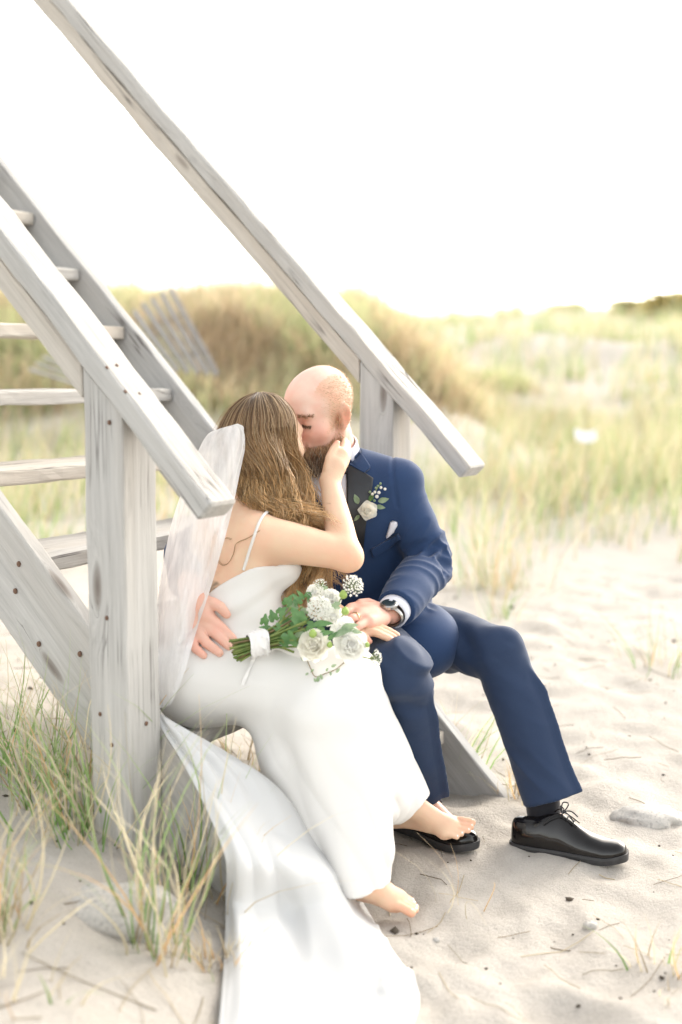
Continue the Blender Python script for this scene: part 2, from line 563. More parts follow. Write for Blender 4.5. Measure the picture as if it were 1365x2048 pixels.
# ================================================================== modelling by distance fields -> one continuous skin
def smin(a, b, k):
    if k <= 0:
        return np.minimum(a, b)
    h = np.maximum(k - np.abs(a - b), 0) / k
    return np.minimum(a, b) - h * h * k * .25
def smax(a, b, k):
    return -smin(-a, -b, k)
class Field:
    def __init__(s, lo, hi, h):
        s.lo = np.asarray(lo, float); s.h = h
        s.n = np.ceil((np.asarray(hi, float) - s.lo) / h).astype(int) + 1
        s.d = np.full(s.n, 1.0, np.float32)
    def _block(s, lo, hi, m):
        i0 = np.clip(np.floor((lo - m - s.lo) / s.h).astype(int), 0, s.n)
        i1 = np.clip(np.ceil((hi + m - s.lo) / s.h).astype(int) + 1, 0, s.n)
        if (i1 <= i0).any():
            return None, None
        ax = [(s.lo[k] + s.h * np.arange(i0[k], i1[k])).astype(np.float32) for k in range(3)]
        X = np.stack(np.meshgrid(*ax, indexing='ij'), -1)
        return tuple(slice(a, b) for a, b in zip(i0, i1)), X
    def put(s, fn, lo, hi, k=0.0, op='add'):
        lo = np.asarray(lo, float); hi = np.asarray(hi, float)
        sl, X = s._block(lo, hi, k + 4 * s.h)
        if sl is None:
            return s
        d = fn(X)
        o = s.d[sl]
        if op == 'add':
            s.d[sl] = smin(o, d, k)
        elif op == 'sub':
            s.d[sl] = smax(o, -d, k)
        return s
    def ball(s, c, r, k=0.0, op='add'):
        c = np.asarray(c, np.float32)
        return s.put(lambda X: np.sqrt(((X - c) ** 2).sum(-1)) - r, c - r, c + r, k, op)
    def chain(s, pts, rad, k=0.0, op='add', clip=None, flat=None):
        pts = [np.asarray(p, np.float32) for p in pts]
        lo = np.min([p - r for p, r in zip(pts, rad)], 0); hi = np.max([p + r for p, r in zip(pts, rad)], 0)
        def fn(X):
            d = None
            for i in range(len(pts) - 1):
                a, b = pts[i], pts[i + 1]
                ba = b - a
                t = np.clip(((X - a) @ ba) / (ba @ ba), 0, 1)
                q = X - a - t[..., None] * ba
                if flat is not None:
                    ax, sc = flat
                    ax = np.asarray(ax, np.float32)
                    q = q + ((q @ ax) * (1.0 / sc - 1.0))[..., None] * ax
                e = np.sqrt((q ** 2).sum(-1)) - (rad[i] + (rad[i + 1] - rad[i]) * t)
                d = e if d is None else np.minimum(d, e)
            if clip is not None:
                for (cp, cn) in clip:
                    d = np.maximum(d, (X - np.asarray(cp, np.float32)) @ np.asarray(unit(cn), np.float32))
            return d
        return s.put(fn, lo, hi, k, op)
    def ell(s, c, axes, r, k=0.0, op='add', clip=None):
        c = np.asarray(c, np.float32)
        A = np.stack([unit(a) for a in axes]).astype(np.float32)
        r = np.asarray(r, np.float32)
        R_ = float(r.max())
        def fn(X):
            q = (X - c) @ A.T
            k0 = np.sqrt(((q / r) ** 2).sum(-1)) + 1e-9
            k1 = np.sqrt(((q / (r * r)) ** 2).sum(-1)) + 1e-9
            d = k0 * (k0 - 1) / k1
            if clip is not None:
                for (cp, cn) in clip:
                    d = np.maximum(d, (X - np.asarray(cp, np.float32)) @ np.asarray(unit(cn), np.float32))
            return d
        return s.put(fn, c - R_, c + R_, k, op)
    def box(s, c, axes, half, rnd=.01, k=0.0, op='add'):
        c = np.asarray(c, np.float32)
        A = np.stack([unit(a) for a in axes]).astype(np.float32)
        half = np.asarray(half, np.float32)
        R_ = float(np.linalg.norm(half) + rnd)
        def fn(X):
            q = np.abs((X - c) @ A.T) - (half - rnd)
            return np.sqrt((np.maximum(q, 0) ** 2).sum(-1)) + np.minimum(q.max(-1), 0) - rnd
        return s.put(fn, c - R_, c + R_, k, op)
    def cut(s, p, n, k=0.0):
        """remove everything on the side n points to"""
        ax = [(s.lo[k_] + s.h * np.arange(s.n[k_])).astype(np.float32) for k_ in range(3)]
        n = unit(n)
        pl = (ax[0][:, None, None] - p[0]) * n[0] + (ax[1][None, :, None] - p[1]) * n[1] + (ax[2][None, None, :] - p[2]) * n[2]
        s.d = smax(s.d, pl.astype(np.float32), k)
        return s
    def shell(s, t, p, n):
        """hollow out the part beyond the plane (p, n), leaving a wall t"""
        ax = [(s.lo[k_] + s.h * np.arange(s.n[k_])).astype(np.float32) for k_ in range(3)]
        n = unit(n)
        pl = (ax[0][:, None, None] - p[0]) * n[0] + (ax[1][None, :, None] - p[1]) * n[1] + (ax[2][None, None, :] - p[2]) * n[2]
        inner = np.maximum(s.d + t, -pl.astype(np.float32))
        s.d = np.maximum(s.d, -inner)
        return s
    def mesh(s):
        D = s.d
        ins = D < 0
        cnt = np.zeros(np.array(D.shape) - 1, np.int8)
        for a in (0, 1):
            for b in (0, 1):
                for c in (0, 1):
                    cnt += ins[a:D.shape[0] - 1 + a, b:D.shape[1] - 1 + b, c:D.shape[2] - 1 + c]
        cells = np.argwhere((cnt > 0) & (cnt < 8))
        idm = np.full(cnt.shape, -1, np.int32)
        idm[cells[:, 0], cells[:, 1], cells[:, 2]] = np.arange(len(cells))
        acc = np.zeros((len(cells), 3), np.float32); num = np.zeros(len(cells), np.float32)
        corners = [(a, b, c) for a in (0, 1) for b in (0, 1) for c in (0, 1)]
        val = {q: D[cells[:, 0] + q[0], cells[:, 1] + q[1], cells[:, 2] + q[2]] for q in corners}
        for q in corners:
            for ax in range(3):
                if q[ax] == 0:
                    r = list(q); r[ax] = 1; r = tuple(r)
                    a, b = val[q], val[r]
                    m = (a < 0) != (b < 0)
                    t = np.where(m, a / np.where(m, a - b, 1), 0)
                    pt = np.tile(np.array(q, np.float32), (len(cells), 1))
                    pt[:, ax] += t
                    acc[m] += pt[m]; num[m] += 1
        v = s.lo + s.h * (cells + acc / num[:, None])
        quads = []
        for ax in range(3):
            sl0 = [slice(1, -1)] * 3; sl1 = [slice(1, -1)] * 3
            sl0[ax] = slice(0, -1); sl1[ax] = slice(1, None)
            A, B = ins[tuple(sl0)], ins[tuple(sl1)]
            e = np.argwhere(A != B)
            flip = A[e[:, 0], e[:, 1], e[:, 2]]
            g = e + 1; g[:, ax] = e[:, ax]
            o1, o2 = [0, 0, 0], [0, 0, 0]
            o1[(ax + 1) % 3] = -1; o2[(ax + 2) % 3] = -1
            o1, o2 = np.array(o1), np.array(o2)
            def idx(q):
                return idm[q[:, 0], q[:, 1], q[:, 2]]
            q4 = np.stack([idx(g), idx(g + o1), idx(g + o1 + o2), idx(g + o2)], -1)
            q4[~flip] = q4[~flip][:, ::-1]
            quads.append(q4)
        f = np.concatenate(quads)
        f = f[(f >= 0).all(1)]
        return v.astype(np.float32), f
def vnormals(v, f):
    a, b, c, d = (v[f[:, i]] for i in range(4))
    fn = np.cross(c - a, d - b)
    n = np.zeros_like(v)
    for i in range(4):
        np.add.at(n, f[:, i], fn)
    return n / (np.linalg.norm(n, axis=1, keepdims=True) + 1e-12)
def relax(v, f, it=2, lam=.5):
    e = np.concatenate([f[:, [0, 1]], f[:, [1, 2]], f[:, [2, 3]], f[:, [3, 0]]])
    e = np.concatenate([e, e[:, ::-1]])
    deg = np.bincount(e[:, 0], minlength=len(v)).astype(np.float32)[:, None]
    for _ in range(it):
        s_ = np.zeros_like(v)
        for k in range(3):
            s_[:, k] = np.bincount(e[:, 0], weights=v[e[:, 1], k], minlength=len(v))
        v = v + lam * (s_ / np.maximum(deg, 1) - v)
    return v
def largest(v, f):
    """keep the biggest connected piece"""
    lab = np.arange(len(v))
    e = np.concatenate([f[:, [0, 1]], f[:, [1, 2]], f[:, [2, 3]], f[:, [3, 0]]])
    while True:
        m = np.minimum(lab[e[:, 0]], lab[e[:, 1]])
        new = lab.copy()
        np.minimum.at(new, e[:, 0], m); np.minimum.at(new, e[:, 1], m)
        new = new[new]
        if (new == lab).all():
            break
        lab = new
    u, c = np.unique(lab[f[:, 0]], return_counts=True)
    keep = lab == u[c.argmax()]
    mp = np.cumsum(keep) - 1
    ff = f[keep[f[:, 0]]]
    return v[keep], mp[ff]

from mathutils.bvhtree import BVHTree
def bvh_of(v, f):
    return BVHTree.FromPolygons([tuple(map(float, p)) for p in v], [tuple(map(int, q)) for q in f])
def bvh_obj(*obs):
    vs_, fs_ = [], []
    for ob in obs:
        me = ob.data
        co = np.empty(len(me.vertices) * 3, np.float32)
        me.vertices.foreach_get('co', co)
        mw = np.array(world_of(ob))
        co = co.reshape(-1, 3) @ mw[:3, :3].T + mw[:3, 3]
        base = sum(len(x) for x in vs_)
        vs_.append(co)
        fs_ += [tuple(base + i for i in p.vertices) for p in me.polygons]
    return BVHTree.FromPolygons([tuple(map(float, p)) for p in np.concatenate(vs_)], fs_)
def hit(bvh, x, y):
    """where the line of sight through photograph position (x, y) meets a surface"""
    d = CF + CR * ((x - 682.5) / FPX) + CU * ((1024 - y) / FPX)
    loc, n, i, dist = bvh.ray_cast(Vector(CC), Vector(unit(d)))
    if loc is None:
        return None, None
    n = np.array(n)
    if n @ d > 0:
        n = -n
    return np.array(loc), n
def patch(name, bvh, poly, mat, parent, off=.004, thick=.004, step=4.0, puff=0.0):
    """a piece of cloth lying on a garment: outline measured on the photograph, laid on the surface with its own thickness"""
    poly = np.array(poly, float)
    lo, hi = poly.min(0), poly.max(0)
    nx, ny = max(2, int((hi[0] - lo[0]) / step)), max(2, int((hi[1] - lo[1]) / step))
    # row-wise mapping of the outline
    ys = np.linspace(lo[1] + .01, hi[1] - .01, ny + 1)
    rows = []
    for yy in ys:
        xs = []
        for i in range(len(poly)):
            a, b = poly[i], poly[(i + 1) % len(poly)]
            if (a[1] - yy) * (b[1] - yy) <= 0 and a[1] != b[1]:
                xs.append(a[0] + (b[0] - a[0]) * (yy - a[1]) / (b[1] - a[1]))
        if len(xs) < 2:
            continue
        rows.append([(x_, yy) for x_ in np.linspace(min(xs), max(xs), nx + 1)])
    top, nor = [], []
    last = None
    for r in rows:
        for x_, y_ in r:
            p_, n_ = hit(bvh, x_, y_)
            if p_ is None:
                lp, ln_, li, ld = bvh.find_nearest(Vector(P(x_, y_, 3.0 if last is None else last[0][1])))
                p_, n_ = np.array(lp), np.array(ln_)
            last = (p_, n_)
            top.append(p_); nor.append(n_)
    top, nor = np.array(top), np.array(nor)
    m, n = len(rows), nx + 1
    T = top.reshape(m, n, 3); N = nor.reshape(m, n, 3)
    for _ in range(4):
        Np = np.pad(N, ((1, 1), (1, 1), (0, 0)), 'edge'); N = (Np[2:, 1:-1] + Np[:-2, 1:-1] + Np[1:-1, 2:] + Np[1:-1, :-2] + N) / 5
    for _ in range(2):
        Tp = np.pad(T, ((1, 1), (1, 1), (0, 0)), 'edge'); T2 = (Tp[2:, 1:-1] + Tp[:-2, 1:-1] + Tp[1:-1, 2:] + Tp[1:-1, :-2] + T) / 5
        T[1:-1, 1:-1] = T2[1:-1, 1:-1]
    N = N / (np.linalg.norm(N, axis=2, keepdims=True) + 1e-9)
    uu = np.linspace(0, 1, n)[None, :, None]; vv = np.linspace(0, 1, m)[:, None, None]
    bul = puff * (4 * uu * (1 - uu)) ** .5 * (4 * vv * (1 - vv)) ** .5
    A = (T + N * (off + thick) + N * bul).reshape(-1, 3); B = (T + N * (off - .003)).reshape(-1, 3)
    g = np.arange(m * n).reshape(m, n)
    q = [tuple(x_) for x_ in np.stack([g[:-1, :-1], g[1:, :-1], g[1:, 1:], g[:-1, 1:]], -1).reshape(-1, 4)]
    k = m * n
    fc = [tuple(int(i) for i in x_) for x_ in q] + [tuple(int(i + k) for i in reversed(x_)) for x_ in q]
    rim = list(g[0, :]) + list(g[1:, -1]) + list(g[-1, -2::-1]) + list(g[-2:0:-1, 0])
    for i in range(len(rim)):
        a, b = int(rim[i]), int(rim[(i + 1) % len(rim)])
        fc.append((a, b, b + k, a + k))
    return mesh_obj(name, np.concatenate([A, B]), fc, mat, parent, smooth=True)

def tubes(paths, radii, sides=5, cap=True):
    """paths: list of (n,3); radii: list of (n,) or float -> one mesh"""
    VV, FF, base = [], [], 0
    ang = np.linspace(0, 2 * math.pi, sides + 1)[:-1]
    ca, sa = np.cos(ang), np.sin(ang)
    for p, r in zip(paths, radii):
        p = np.asarray(p, float); n = len(p)
        t = np.gradient(p, axis=0); t /= np.linalg.norm(t, axis=1, keepdims=True) + 1e-12
        ref = V(0, 0, 1) if abs(t[0][2]) < .9 else V(1, 0, 0)
        s_ = np.cross(t, ref); s_ /= np.linalg.norm(s_, axis=1, keepdims=True) + 1e-12
        w = np.cross(s_, t)
        r = np.broadcast_to(np.asarray(r, float), (n,))
        ring = p[:, None, :] + r[:, None, None] * (s_[:, None, :] * ca[None, :, None] + w[:, None, :] * sa[None, :, None])
        VV.append(ring.reshape(-1, 3))
        i = np.arange(n - 1)[:, None] * sides; j = np.arange(sides)[None, :]; j2 = (j + 1) % sides
        FF.append(np.stack([i + j, i + j2, i + sides + j2, i + sides + j], -1).reshape(-1, 4) + base)
        base += n * sides
    return np.concatenate(VV), np.concatenate(FF)
def crom(pts, n):
    """smooth curve through points"""
    pts = np.asarray(pts, float)
    k = len(pts)
    q = np.concatenate([[2 * pts[0] - pts[1]], pts, [2 * pts[-1] - pts[-2]]])
    t = np.linspace(0, k - 1, n)
    i = np.minimum(t.astype(int), k - 2); f = (t - i)[:, None]
    p0, p1, p2, p3 = q[i], q[i + 1], q[i + 2], q[i + 3]
    return .5 * (2 * p1 + (p2 - p0) * f + (2 * p0 - 5 * p1 + 4 * p2 - p3) * f ** 2 + (3 * p1 - p0 - 3 * p2 + p3) * f ** 3)

def add_head(F, C, f, u, sc=1.0, male=True, ear=True):
    """a head with brow, closed eyes, nose, lips, chin and ears; f = facing, u = up"""
    f = unit(f); l = unit(np.cross(u, f)); u = np.cross(f, l)
    L = lambda a, b, c: C + (f * a + l * b + u * c) * sc
    ax = (f, l, u)
    E_ = lambda c, r, k, op='add': F.ell(L(*c), ax, np.array(r) * sc, k * sc, op)
    E_((-.014, 0, .036), (.100, .079, .090), 0)
    E_((.026, 0, .040), (.066, .068, .066), .03)
    E_((.030, 0, -.040), (.062, .061, .078), .03)
    jw = .052 if male else .046
    for s_ in (1, -1):
        F.chain([L(-.008, s_ * (jw + .008), -.045), L(.02, s_ * jw, -.085), L(.07, s_ * .018, -.108)], [.019 * sc, .019 * sc, .018 * sc], .03 * sc)
        F.ball(L(.057, s_ * .042, -.022), .027 * sc, .03 * sc)
    F.ball(L(.076, 0, -.106), .021 * sc, .03 * sc)
    F.chain([L(.086, .036, .030), L(.094, 0, .027), L(.086, -.036, .030)], [.010 * sc] * 3, .022 * sc)
    for s_ in (1, -1):
        F.ball(L(.108, s_ * .032, .004), .021 * sc, .014 * sc, 'sub')
        F.ell(L(.077, s_ * .032, .006), ax, np.array((.0155, .018, .0135)) * sc, .005 * sc)
    F.chain([L(.094, 0, .022), L(.107, 0, -.004), L(.117, 0, -.022)], [.008 * sc, .010 * sc, .0125 * sc], .012 * sc)
    for s_ in (1, -1):
        F.ball(L(.104, s_ * .012, -.028), .0095 * sc, .008 * sc)
    F.chain([L(.084, .024, -.060), L(.098, 0, -.056), L(.084, -.024, -.060)], [.005 * sc, .0075 * sc, .005 * sc], .008 * sc)
    F.chain([L(.084, .022, -.066), L(.096, 0, -.068), L(.084, -.022, -.066)], [.005 * sc, .008 * sc, .005 * sc], .008 * sc)
    if ear:
        for s_ in (1, -1):
            out = unit(l * s_ + f * .38)
            eu = unit(u - f * .12)
            ef = np.cross(out, eu)
            c = L(-.010, s_ * .084, .004)
            F.ell(c, (ef, out, eu), np.array((.020, .0085, .034)) * sc, .006 * sc)
            F.ball(L(-.004, s_ * .080, -.026), .0105 * sc, .006 * sc)
            F.ell(c + out * .010 * sc + eu * .003 * sc, (ef, out, eu), np.array((.012, .0065, .022)) * sc, .004 * sc, 'sub')
    return L
def add_fingers(F, fingers, rad, k=.006):
    for pts, r in fingers:
        F.chain(pts, r, k)
# ================================================================== shared materials and helpers for the figures
def skin_material(name, base, blush, sss=.12):
    s = Nodes(name)
    c = s.coord((1, 1, 1))
    at = s.n('ShaderNodeVertexColor'); at.layer_name = 'tint'
    blot = s.noise(c, 22, 4, .6)
    col = s.mix(base, blush, s.ramp(blot, [(.36, (0, 0, 0)), (.68, (.75, .75, .75))]))
    col = s.mix(col, at.outputs[0], 1.0, 'MULTIPLY')
    s.set(Base_Color=col, Roughness=.52)
    s.b.inputs['Subsurface Weight'].default_value = sss
    s.b.inputs['Subsurface Radius'].default_value = (1.0, .35, .2)
    s.b.inputs['Subsurface Scale'].default_value = .012
    s.b.inputs['Specular IOR Level'].default_value = .35
    s.bump(s.mix(s.noise(c, 420, 3, .6), s.noise(c, 90, 4, .6), .5), .28, .003)
    return s.m
def cloth_material(name, color, rough=.85, weave=900, sheen=.3, var=.1, bump=.15):
    s = Nodes(name)
    c = s.coord((1, 1, 1))
    nz = s.noise(c, weave, 2, .6)
    bg_ = s.noise(c, 5, 3, .5)
    lo = tuple(v * (1 - var) for v in color); hi = tuple(min(1, v * (1 + var)) for v in color)
    col = s.mix(s.ramp(nz, [(.3, lo), (.7, hi)]), color, .4)
    col = s.mix(col, hi, s.ramp(bg_, [(.45, (0, 0, 0)), (.7, (.4, .4, .4))]))
    s.set(Base_Color=col, Roughness=rough)
    s.b.inputs['Sheen Weight'].default_value = sheen
    s.b.inputs['Sheen Roughness'].default_value = .4
    s.b.inputs['Specular IOR Level'].default_value = .3
    s.bump(s.mix(nz, s.noise(c, 40, 3, .5), .5), bump, .003)
    return s.m
HAIR = tinted('hair_strands', .45)
def strands(name, P0, D, length, width, col, parent, droop=0.0, seg=3, mat=HAIR):
    """short flat hairs; P0, D (n,3); length, width (n,); col (n,3)"""
    n = len(P0)
    side = np.cross(D, RNG.normal(size=(n, 3))); side /= np.linalg.norm(side, axis=1, keepdims=True) + 1e-9
    Vv, Cc = [], []
    for k in range(seg + 1):
        t = k / seg
        c = P0 + D * (length * t)[:, None] + V(0, 0, -1) * (droop * length * t * t)[:, None]
        w = (width * (1 - .75 * t))[:, None]
        Vv += [c - side * w, c + side * w]
        Cc += [col * (.8 + .35 * t)] * 2
    Vv = np.stack(Vv, 1).reshape(-1, 3); Cc = np.stack(Cc, 1).reshape(-1, 3)
    m = 2 * (seg + 1)
    b = np.arange(n)[:, None] * m
    fs = np.concatenate([np.stack([b + 2 * k, b + 2 * k + 1, b + 2 * k + 3, b + 2 * k + 2], -1).reshape(-1, 4) for k in range(seg)])
    return mesh_obj(name, Vv, fs, mat, parent, smooth=True, col=Cc)
def wrinkle(v, n, fn):
    return v + n * fn(v)[:, None]
def q(*a):
    return [P(*t_) for t_ in a]
gz_ = lambda x, y: float(ground_full(np.array([x], np.float32), np.array([y], np.float32))[0])
def blend_into(tint, m, c):
    m = np.clip(m, 0, 1)[:, None]
    tint[:] = tint * (1 - m) + tint * np.array(c) * m
# ================================================================== the bride
SKIN_F = skin_material('bride_skin', (.74, .53, .37), (.76, .47, .33), .15)
DRESS = cloth_material('ivory_crepe', (.72, .705, .68), .8, 1500, .25, .03, .10)
bride = empty('person', PZ(760, 1800, 0))
tag(bride, 'seated barefoot woman in white strappy gown with long brown hair and veil', 'person')

b_pel = V(-.292, 2.796, .45)
b_neck = P(497, 1000, 2.92)
Fp = V(.85, -.53, 0); Fc = unit(V(.92, .39, 0)); Rc = V(Fc[1], -Fc[0], 0)      # Rc points to her right
b_shR = P(520, 1072, 2.80); b_shL = P(440, 1035, 3.06)
b_elR = P(690, 1108, 2.81); b_wrR = P(660, 964, 2.93)
b_hipR = b_pel + V(-.042, -.068, -.01); b_hipL = b_pel + V(.042, .068, -.01)
b_kneeR = V(.014, 2.665, .462); b_kneeL = V(-.01, 2.575, .41)
b_ankR = P(806, 1606, 2.80); b_ankL = V(.045, 2.505, .075)
b_hc = V(-.180, 2.955, .962)
bF = unit(V(.80, .56, .06)); bU = unit(V(-.05, .06, 1))
BS = .90
spineb = lambda t_: b_pel * (1 - t_) + b_neck * t_

F = Field((-.50, 2.38, -.02), (.38, 3.22, 1.16), .0035)
bL_ = add_head(F, b_hc, bF, bU, BS, male=False)
F.chain([bL_(-.03, 0, -.05), b_neck + V(.0, 0, .02), b_neck - V(0, 0, .03)], [.046, .047, .060], .03)
midb = unit(Fp + Fc); midbL = V(-midb[1], midb[0], 0)
F.ell(b_pel + V(0, 0, .0), (Fp, ST, ZUP), (.105, .150, .110), 0)
F.ell(spineb(.36) + Fc * .012, (midb, midbL, ZUP), (.098, .112, .11), .05)
F.ell(spineb(.66), (Fc, Rc, ZUP), (.092, .128, .115), .04)
F.chain([b_shR + V(-.012, .02, .0), spineb(.94), b_shL], [.046, .052, .044], .035)
for s_ in (1, -1):
    F.ball(spineb(.62) + Fc * .085 + Rc * s_ * .058, .048, .03)
    # shoulder blades
    F.ell(spineb(.74) - Fc * .078 + Rc * s_ * .062, (Fc, Rc, ZUP), (.018, .038, .055), .02)
spine_line = [spineb(t_) - Fc * (.100 - .016 * abs(t_ - .62) / .3) for t_ in (.38, .55, .72, .88)]
F.chain(spine_line, [.009] * 4, .03, 'sub')
F.chain([b_shR, b_shR * .5 + b_elR * .5 + V(0, 0, .0), b_elR], [.050, .046, .037], .025)
F.chain([b_elR, b_elR * .62 + b_wrR * .38, b_wrR], [.037, .034, .0235], .014)
F.ball(b_elR + V(.014, -.006, -.012), .026, .02)
F.chain([b_shL, P(520, 1110, 3.02), P(640, 1210, 2.90), P(690, 1240, 2.83)], [.044, .038, .032, .024], .02)
F.chain([b_hipR, b_kneeR, b_ankR + V(-.015, .0, .01)], [.075, .052, .033], .03)
F.chain([b_hipL, b_kneeL, b_ankL], [.075, .050, .033], .03)
# right hand cupping his jaw: palm, thumb along the jaw, fingers behind the ear
F.chain(q((660, 960, 2.93), (669, 934, 2.945), (678, 914, 2.965)), [.0235, .028, .024], .012, flat=(unit(V(-.35, -.85, .25)), .70))
F.chain(q((668, 950, 2.94), (684, 915, 2.97)), [.018, .019], .014)
add_fingers(F, [
    (q((658, 938, 2.935), (660, 916, 2.945), (667, 900, 2.955), (675, 886, 2.965)), [.0125, .0112, .0100, .0078]),
    (q((680, 912, 2.965), (685, 899, 2.985), (689, 888, 3.005), (690, 880, 3.03)), [.0105, .0098, .0090, .0072]),
    (q((687, 915, 2.975), (692, 902, 2.995), (695, 892, 3.02), (695, 885, 3.045)), [.0105, .0098, .0090, .0072]),
    (q((690, 921, 2.98), (695, 909, 3.005), (697, 900, 3.03), (696, 893, 3.055)), [.0100, .0094, .0086, .0070]),
    (q((689, 931, 2.98), (694, 920, 3.005), (696, 912, 3.03), (695, 905, 3.05)), [.0090, .0084, .0078, .0064]),
], None, .0045)
# left hand under his, fingers on his thigh
F.chain(q((690, 1240, 2.83), (716, 1254, 2.80), (738, 1262, 2.785)), [.020, .024, .019], .012, flat=(unit(V(0, -.4, 1)), .6))
add_fingers(F, [
    (q((716, 1262, 2.775), (724, 1270, 2.765), (732, 1276, 2.760), (740, 1283, 2.757)), [.0105, .0098, .0090, .0070]),
    (q((738, 1262, 2.78), (758, 1268, 2.768), (778, 1277, 2.762), (797, 1289, 2.758)), [.0098, .0090, .0082, .0064]),
    (q((740, 1256, 2.795), (762, 1262, 2.785), (782, 1271, 2.778), (800, 1281, 2.772)), [.0100, .0092, .0084, .0066]),
    (q((738, 1250, 2.81), (760, 1254, 2.805), (780, 1262, 2.80), (796, 1270, 2.795)), [.0096, .0090, .0082, .0064]),
], None, .0045)
# bare feet
def foot(F, ank, heel, ball_, tip, up, med, rs=1.0):
    """heel, ball and toe tip along the sole; med points to the big-toe side; returns toe tips"""
    fw = unit(tip - heel)
    F.chain([ank + V(0, 0, .02), ank, heel + up * .024], [.031 * rs, .031 * rs, .025 * rs], .02)
    F.chain([ank + fw * .018 - up * .004, ball_ * .5 + ank * .5 + fw * .01 + up * .002, ball_ + up * .015], [.030 * rs, .026 * rs, .016 * rs], .03)
    F.chain([heel + up * .018, ball_ + up * .013 - med * .006], [.022 * rs, .018 * rs], .03)
    F.chain([ball_ + med * .020 * rs + up * .012, ball_ - med * .026 * rs - fw * .010 + up * .010], [.0140 * rs, .0105 * rs], .022)
    tips = []
    for k, (o, ln_, r0) in enumerate(((.024, .056, .0108), (.0075, .057, .0080), (-.0065, .051, .0076), (-.020, .043, .0072), (-.032, .033, .0068))):
        b0 = ball_ + med * o * rs + up * .014 - fw * (.004 + .006 * (k > 2))
        t0 = b0 + fw * ln_ * rs - up * .005
        F.chain([b0, b0 * .45 + t0 * .55 + up * .003, t0], [r0 * 1.0 * rs, r0 * .94 * rs, r0 * .98 * rs], .003)
        tips.append((t0, r0 * rs))
    return tips
toeR = P(946, 1652, 2.80); heelR = P(786, 1645, 2.845)
upR = unit(V(-.12, -.32, 1)); fwR = unit(toeR - heelR)
medR = unit(np.cross(upR, fwR)); medR = medR if medR[1] > 0 else -medR
ballR = toeR - fwR * .052 - medR * .022
tipsR = foot(F, b_ankR, heelR, ballR, toeR, upR, medR, .96)
toeL = P(824, 1832, 2.452); heelL = V(.005, 2.545, .02)
upL = unit(V(.05, 0, 1)); fwL = unit(toeL - heelL)
medL = unit(np.cross(upL, fwL)); medL = medL if medL[1] < 0 else -medL
ballL = toeL - fwL * .050 - medL * .022 + V(0, 0, -.002)
tipsL = foot(F, b_ankL, heelL, ballL, toeL, upL, medL, .94)
bv_, bf_ = largest(*F.mesh())
bv_ = relax(bv_, bf_, 1, .5)
del F
tint = np.ones((len(bv_), 3), np.float32)
def blend(m, c):
    blend_into(tint, m, c)
for c_, r_, col_ in ((b_elR, .05, (1.02, .84, .80)), (toeR, .05, (1.02, .82, .78)), (toeL, .05, (1.02, .80, .76)), (P(795, 1288, 2.76), .02, (1.05, .72, .72)), (P(739, 1283, 2.757), .015, (1.05, .72, .72)), (P(673, 882, 2.965), .012, (1.05, .80, .80))):
    m_ = np.exp(-(np.linalg.norm(bv_ - c_, axis=1) / r_) ** 2)
    blend(m_, col_)
# flower tattoo low on her back
tt = P(420, 1180, 2.745)
r3 = np.linalg.norm((bv_ - tt) * V(1, .4, 1.3), axis=1)
pet = .5 + .5 * np.sin(8 * np.arctan2(bv_[:, 2] - tt[2], bv_[:, 0] - tt[0]) + 90 * r3)
blend(sstep(.030, .022, r3) * (.35 + .6 * pet) * (bv_[:, 1] < 2.86), (.33, .36, .36))
bbody = mesh_obj('body', bv_, bf_, SKIN_F, bride, smooth=True, col=tint)
b_bvh = bvh_of(bv_, bf_)
NAILW = plain('white_nail_polish', (.85, .80, .78), .2, .03, 50)
for tips, up_, fw_ in ((tipsR, upR, fwR), (tipsL, upL, fwL)):
    for t0, r0 in tips:
        c_ = t0 + up_ * r0 * .72 + fw_ * r0 * .25
        sd_ = np.cross(up_, fw_)
        n_ax = unit(up_ + fw_ * .45); f_ax = np.cross(sd_, n_ax)
        vv, ff = [c_ + n_ax * .0022], []
        for k in range(10):
            t = 2 * math.pi * k / 10
            vv.append(c_ + (sd_ * math.cos(t) * .62 + f_ax * math.sin(t) * .62) * r0 - n_ax * .0012)
        ff = [(0, 1 + k, 1 + (k + 1) % 10) for k in range(10)]
        mesh_obj('toenail', vv, ff, NAILW, bride, smooth=True)

# ---- gown
F = Field((-.52, 2.34, .02), (.36, 3.10, .86), .0036)
F.ell(b_pel + V(-.008, .0, .0), (Fp, ST, ZUP), (.122, .165, .112), 0, clip=[(V(0, 0, .352), V(0, 0, -1))])
F.ell(spineb(.36) + Fc * .016, (midb, midbL, ZUP), (.112, .124, .115), .05)
F.ell(spineb(.66), (Fc, Rc, ZUP), (.099, .135, .120), .04)
for s_ in (1, -1):
    F.ball(spineb(.62) + Fc * .085 + Rc * s_ * .058, .056, .03)
topA, topB, topC = P(412, 1199, 2.77), P(487, 1137, 2.735), P(552, 1120, 2.77)
tn = unit(np.cross(topB - topA, topC - topA)); tn = tn if tn[2] > 0 else -tn
F.cut(topB, tn, .004)
hemRc = P(800, 1612, 2.79); hemRn = unit(P(862, 1591, 2.77) - P(768, 1640, 2.80))
tread_clip = [(V(0, 0, .350), V(0, 0, -1))]
F.chain([b_hipR + V(.02, 0, .0), b_hipR * .5 + b_kneeR * .5 + V(0, 0, .004), b_kneeR], [.095, .088, .070], .05)
F.chain([b_hipL, b_kneeL * .6 + b_hipL * .4, b_kneeL], [.095, .085, .074], .05)
axr = unit(hemRc - b_kneeR)
F.chain([b_kneeR, b_kneeR * .5 + hemRc * .5 + V(0, 0, 0), hemRc + axr * .06], [.069, .070, .078], .025, clip=[(hemRc, unit(V(.46, .05, -1)))])
hemLc = P(728, 1772, 2.49)
